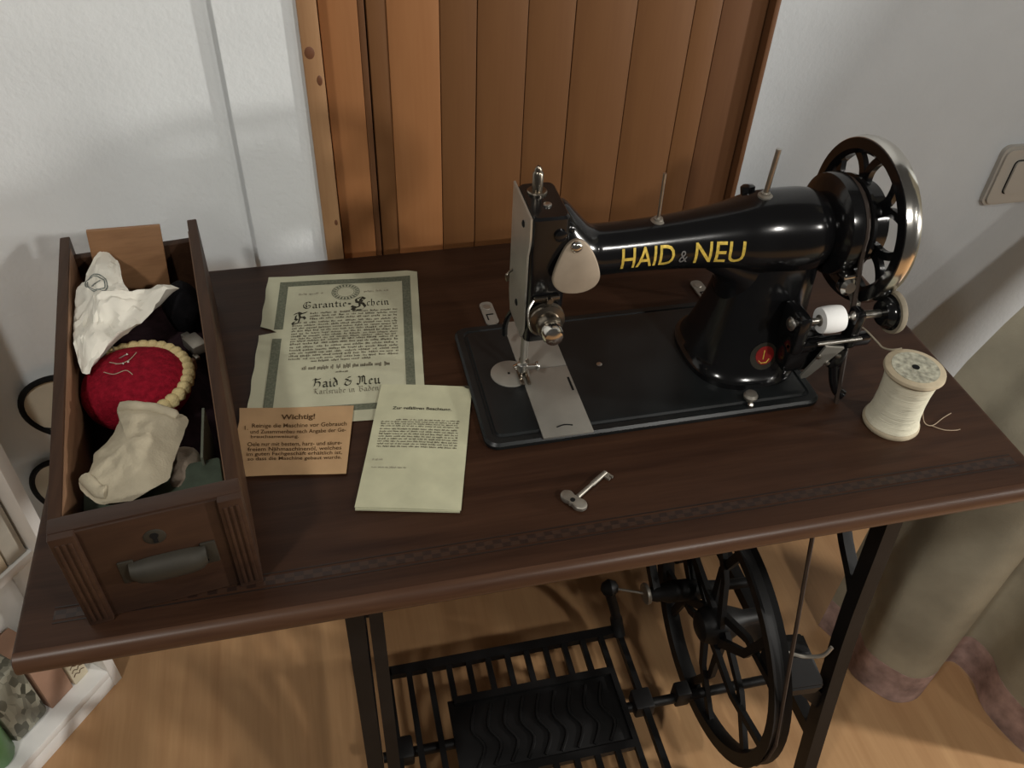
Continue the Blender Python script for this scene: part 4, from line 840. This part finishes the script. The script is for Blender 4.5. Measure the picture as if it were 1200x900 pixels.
# ------------------------------------------------------------------ pale discs with black rims by the left wall
rk = thing('disc_rack', (-.095, .535, -.44), 'black wire rack holding two pale round discs behind the drawer', 'rack')
for (cx, cz, ra, rb, tl) in ((-.080, -.205, .062, .055, .3), (-.118, -.365, .056, .062, .2)):
    ring = [Vector((cx + ra * math.cos(a) * math.cos(tl) - rb * math.sin(a) * math.sin(tl), .527 - .006 * math.cos(a), cz + ra * math.cos(a) * math.sin(tl) + rb * math.sin(a) * math.cos(tl))) for a in [2 * PI * k / 40 for k in range(40)]]
    b = NB(); tube(b, ring, .0042, 8, True); rm = obj('rim', b, 'black_plain', rk)
    b = NB(); up_ = [b.verts.new(p) for p in ring]; dn = [b.verts.new(p + Vector((0, .004, 0))) for p in ring]; b.faces.new(up_); b.faces.new(list(reversed(dn)))
    for k in range(40): b.faces.new((up_[k], up_[(k + 1) % 40], dn[(k + 1) % 40], dn[k]))
    obj('disc', b, 'pale_disc', rk)
b = NB(); tube(b, [(-.125, .534, -.240), (-.09, .534, -.290), (-.075, .534, -.32)], .0018, 6); tube(b, [(-.125, .532, -.242), (-.070, .532, -.256)], .0015, 6); tube(b, [(-.070, .537, -.13), (-.070, .537, -.44)], .002, 6); obj('strut', b, 'black_plain', rk)

# ------------------------------------------------------------------ curtain swept aside right of the table
ct = thing('curtain', (1.40, .20, -.77), 'beige floor length curtain with pink patterned hem hanging right of the table', 'curtain')
bot = [(1.098, .300), (1.118, .245), (1.110, .195), (1.140, .147), (1.166, .131), (1.205, .136), (1.262, .178), (1.305, .182), (1.318, .140), (1.305, .085), (1.324, .008), (1.370, -.035), (1.415, -.010), (1.44, .045), (1.48, .050), (1.51, -.01), (1.56, -.050), (1.61, -.015), (1.63, .040), (1.68, .040), (1.72, -.02), (1.78, -.05)]
pb_ = spl([(x, y, 0) for x, y in bot], 5)
SHX = [(-.80, 0, 0), (-.60, .012, .008), (-.45, .030, .022), (-.30, .058, .042), (-.20, .082, .058), (-.10, .150, .070), (.05, .255, .075), (.20, .350, .07), (.50, .50, .05), (.90, .58, .03), (1.50, .60, .03)]
def shift(z):
    for a, c in zip(SHX, SHX[1:]):
        if a[0] <= z <= c[0]:
            t = (z - a[0]) / (c[0] - a[0]); return a[1] + (c[1] - a[1]) * t, a[2] + (c[2] - a[2]) * t
    return SHX[-1][1:]
def curtain_row(z):
    sx_, sy_ = shift(z); h = (z + .77) / 2.2; out = []
    for k, p in enumerate(pb_):
        q = Vector((p.x + sx_, p.y + sy_ * max(0, min(1, (p.y + .05) / .3)), z)); q.x = 1.85 + (q.x - 1.85) * (1 - .25 * max(0, z + .1)); out.append(q)
    return out
def cloth_sheet(rows, th=.002):
    bm = NB(); V = [[bm.verts.new(p) for p in r_] for r_ in rows]
    for a, c in zip(V, V[1:]):
        for k in range(len(a) - 1): bm.faces.new((a[k], a[k + 1], c[k + 1], c[k]))
    bmesh.ops.recalc_face_normals(bm, faces=bm.faces); bmesh.ops.solidify(bm, geom=bm.faces[:], thickness=th); return bm
zs = [-.690 + .03 * k for k in range(40)] + [.55 + .1 * k for k in range(10)]
obj('panel', cloth_sheet([curtain_row(z) for z in zs]), 'skirt_fabric', ct, 70)
obj('hem', cloth_sheet([curtain_row(z) for z in (-.7675, -.750, -.730, -.710, -.690)], .0024), 'hem_fabric', ct, 70)
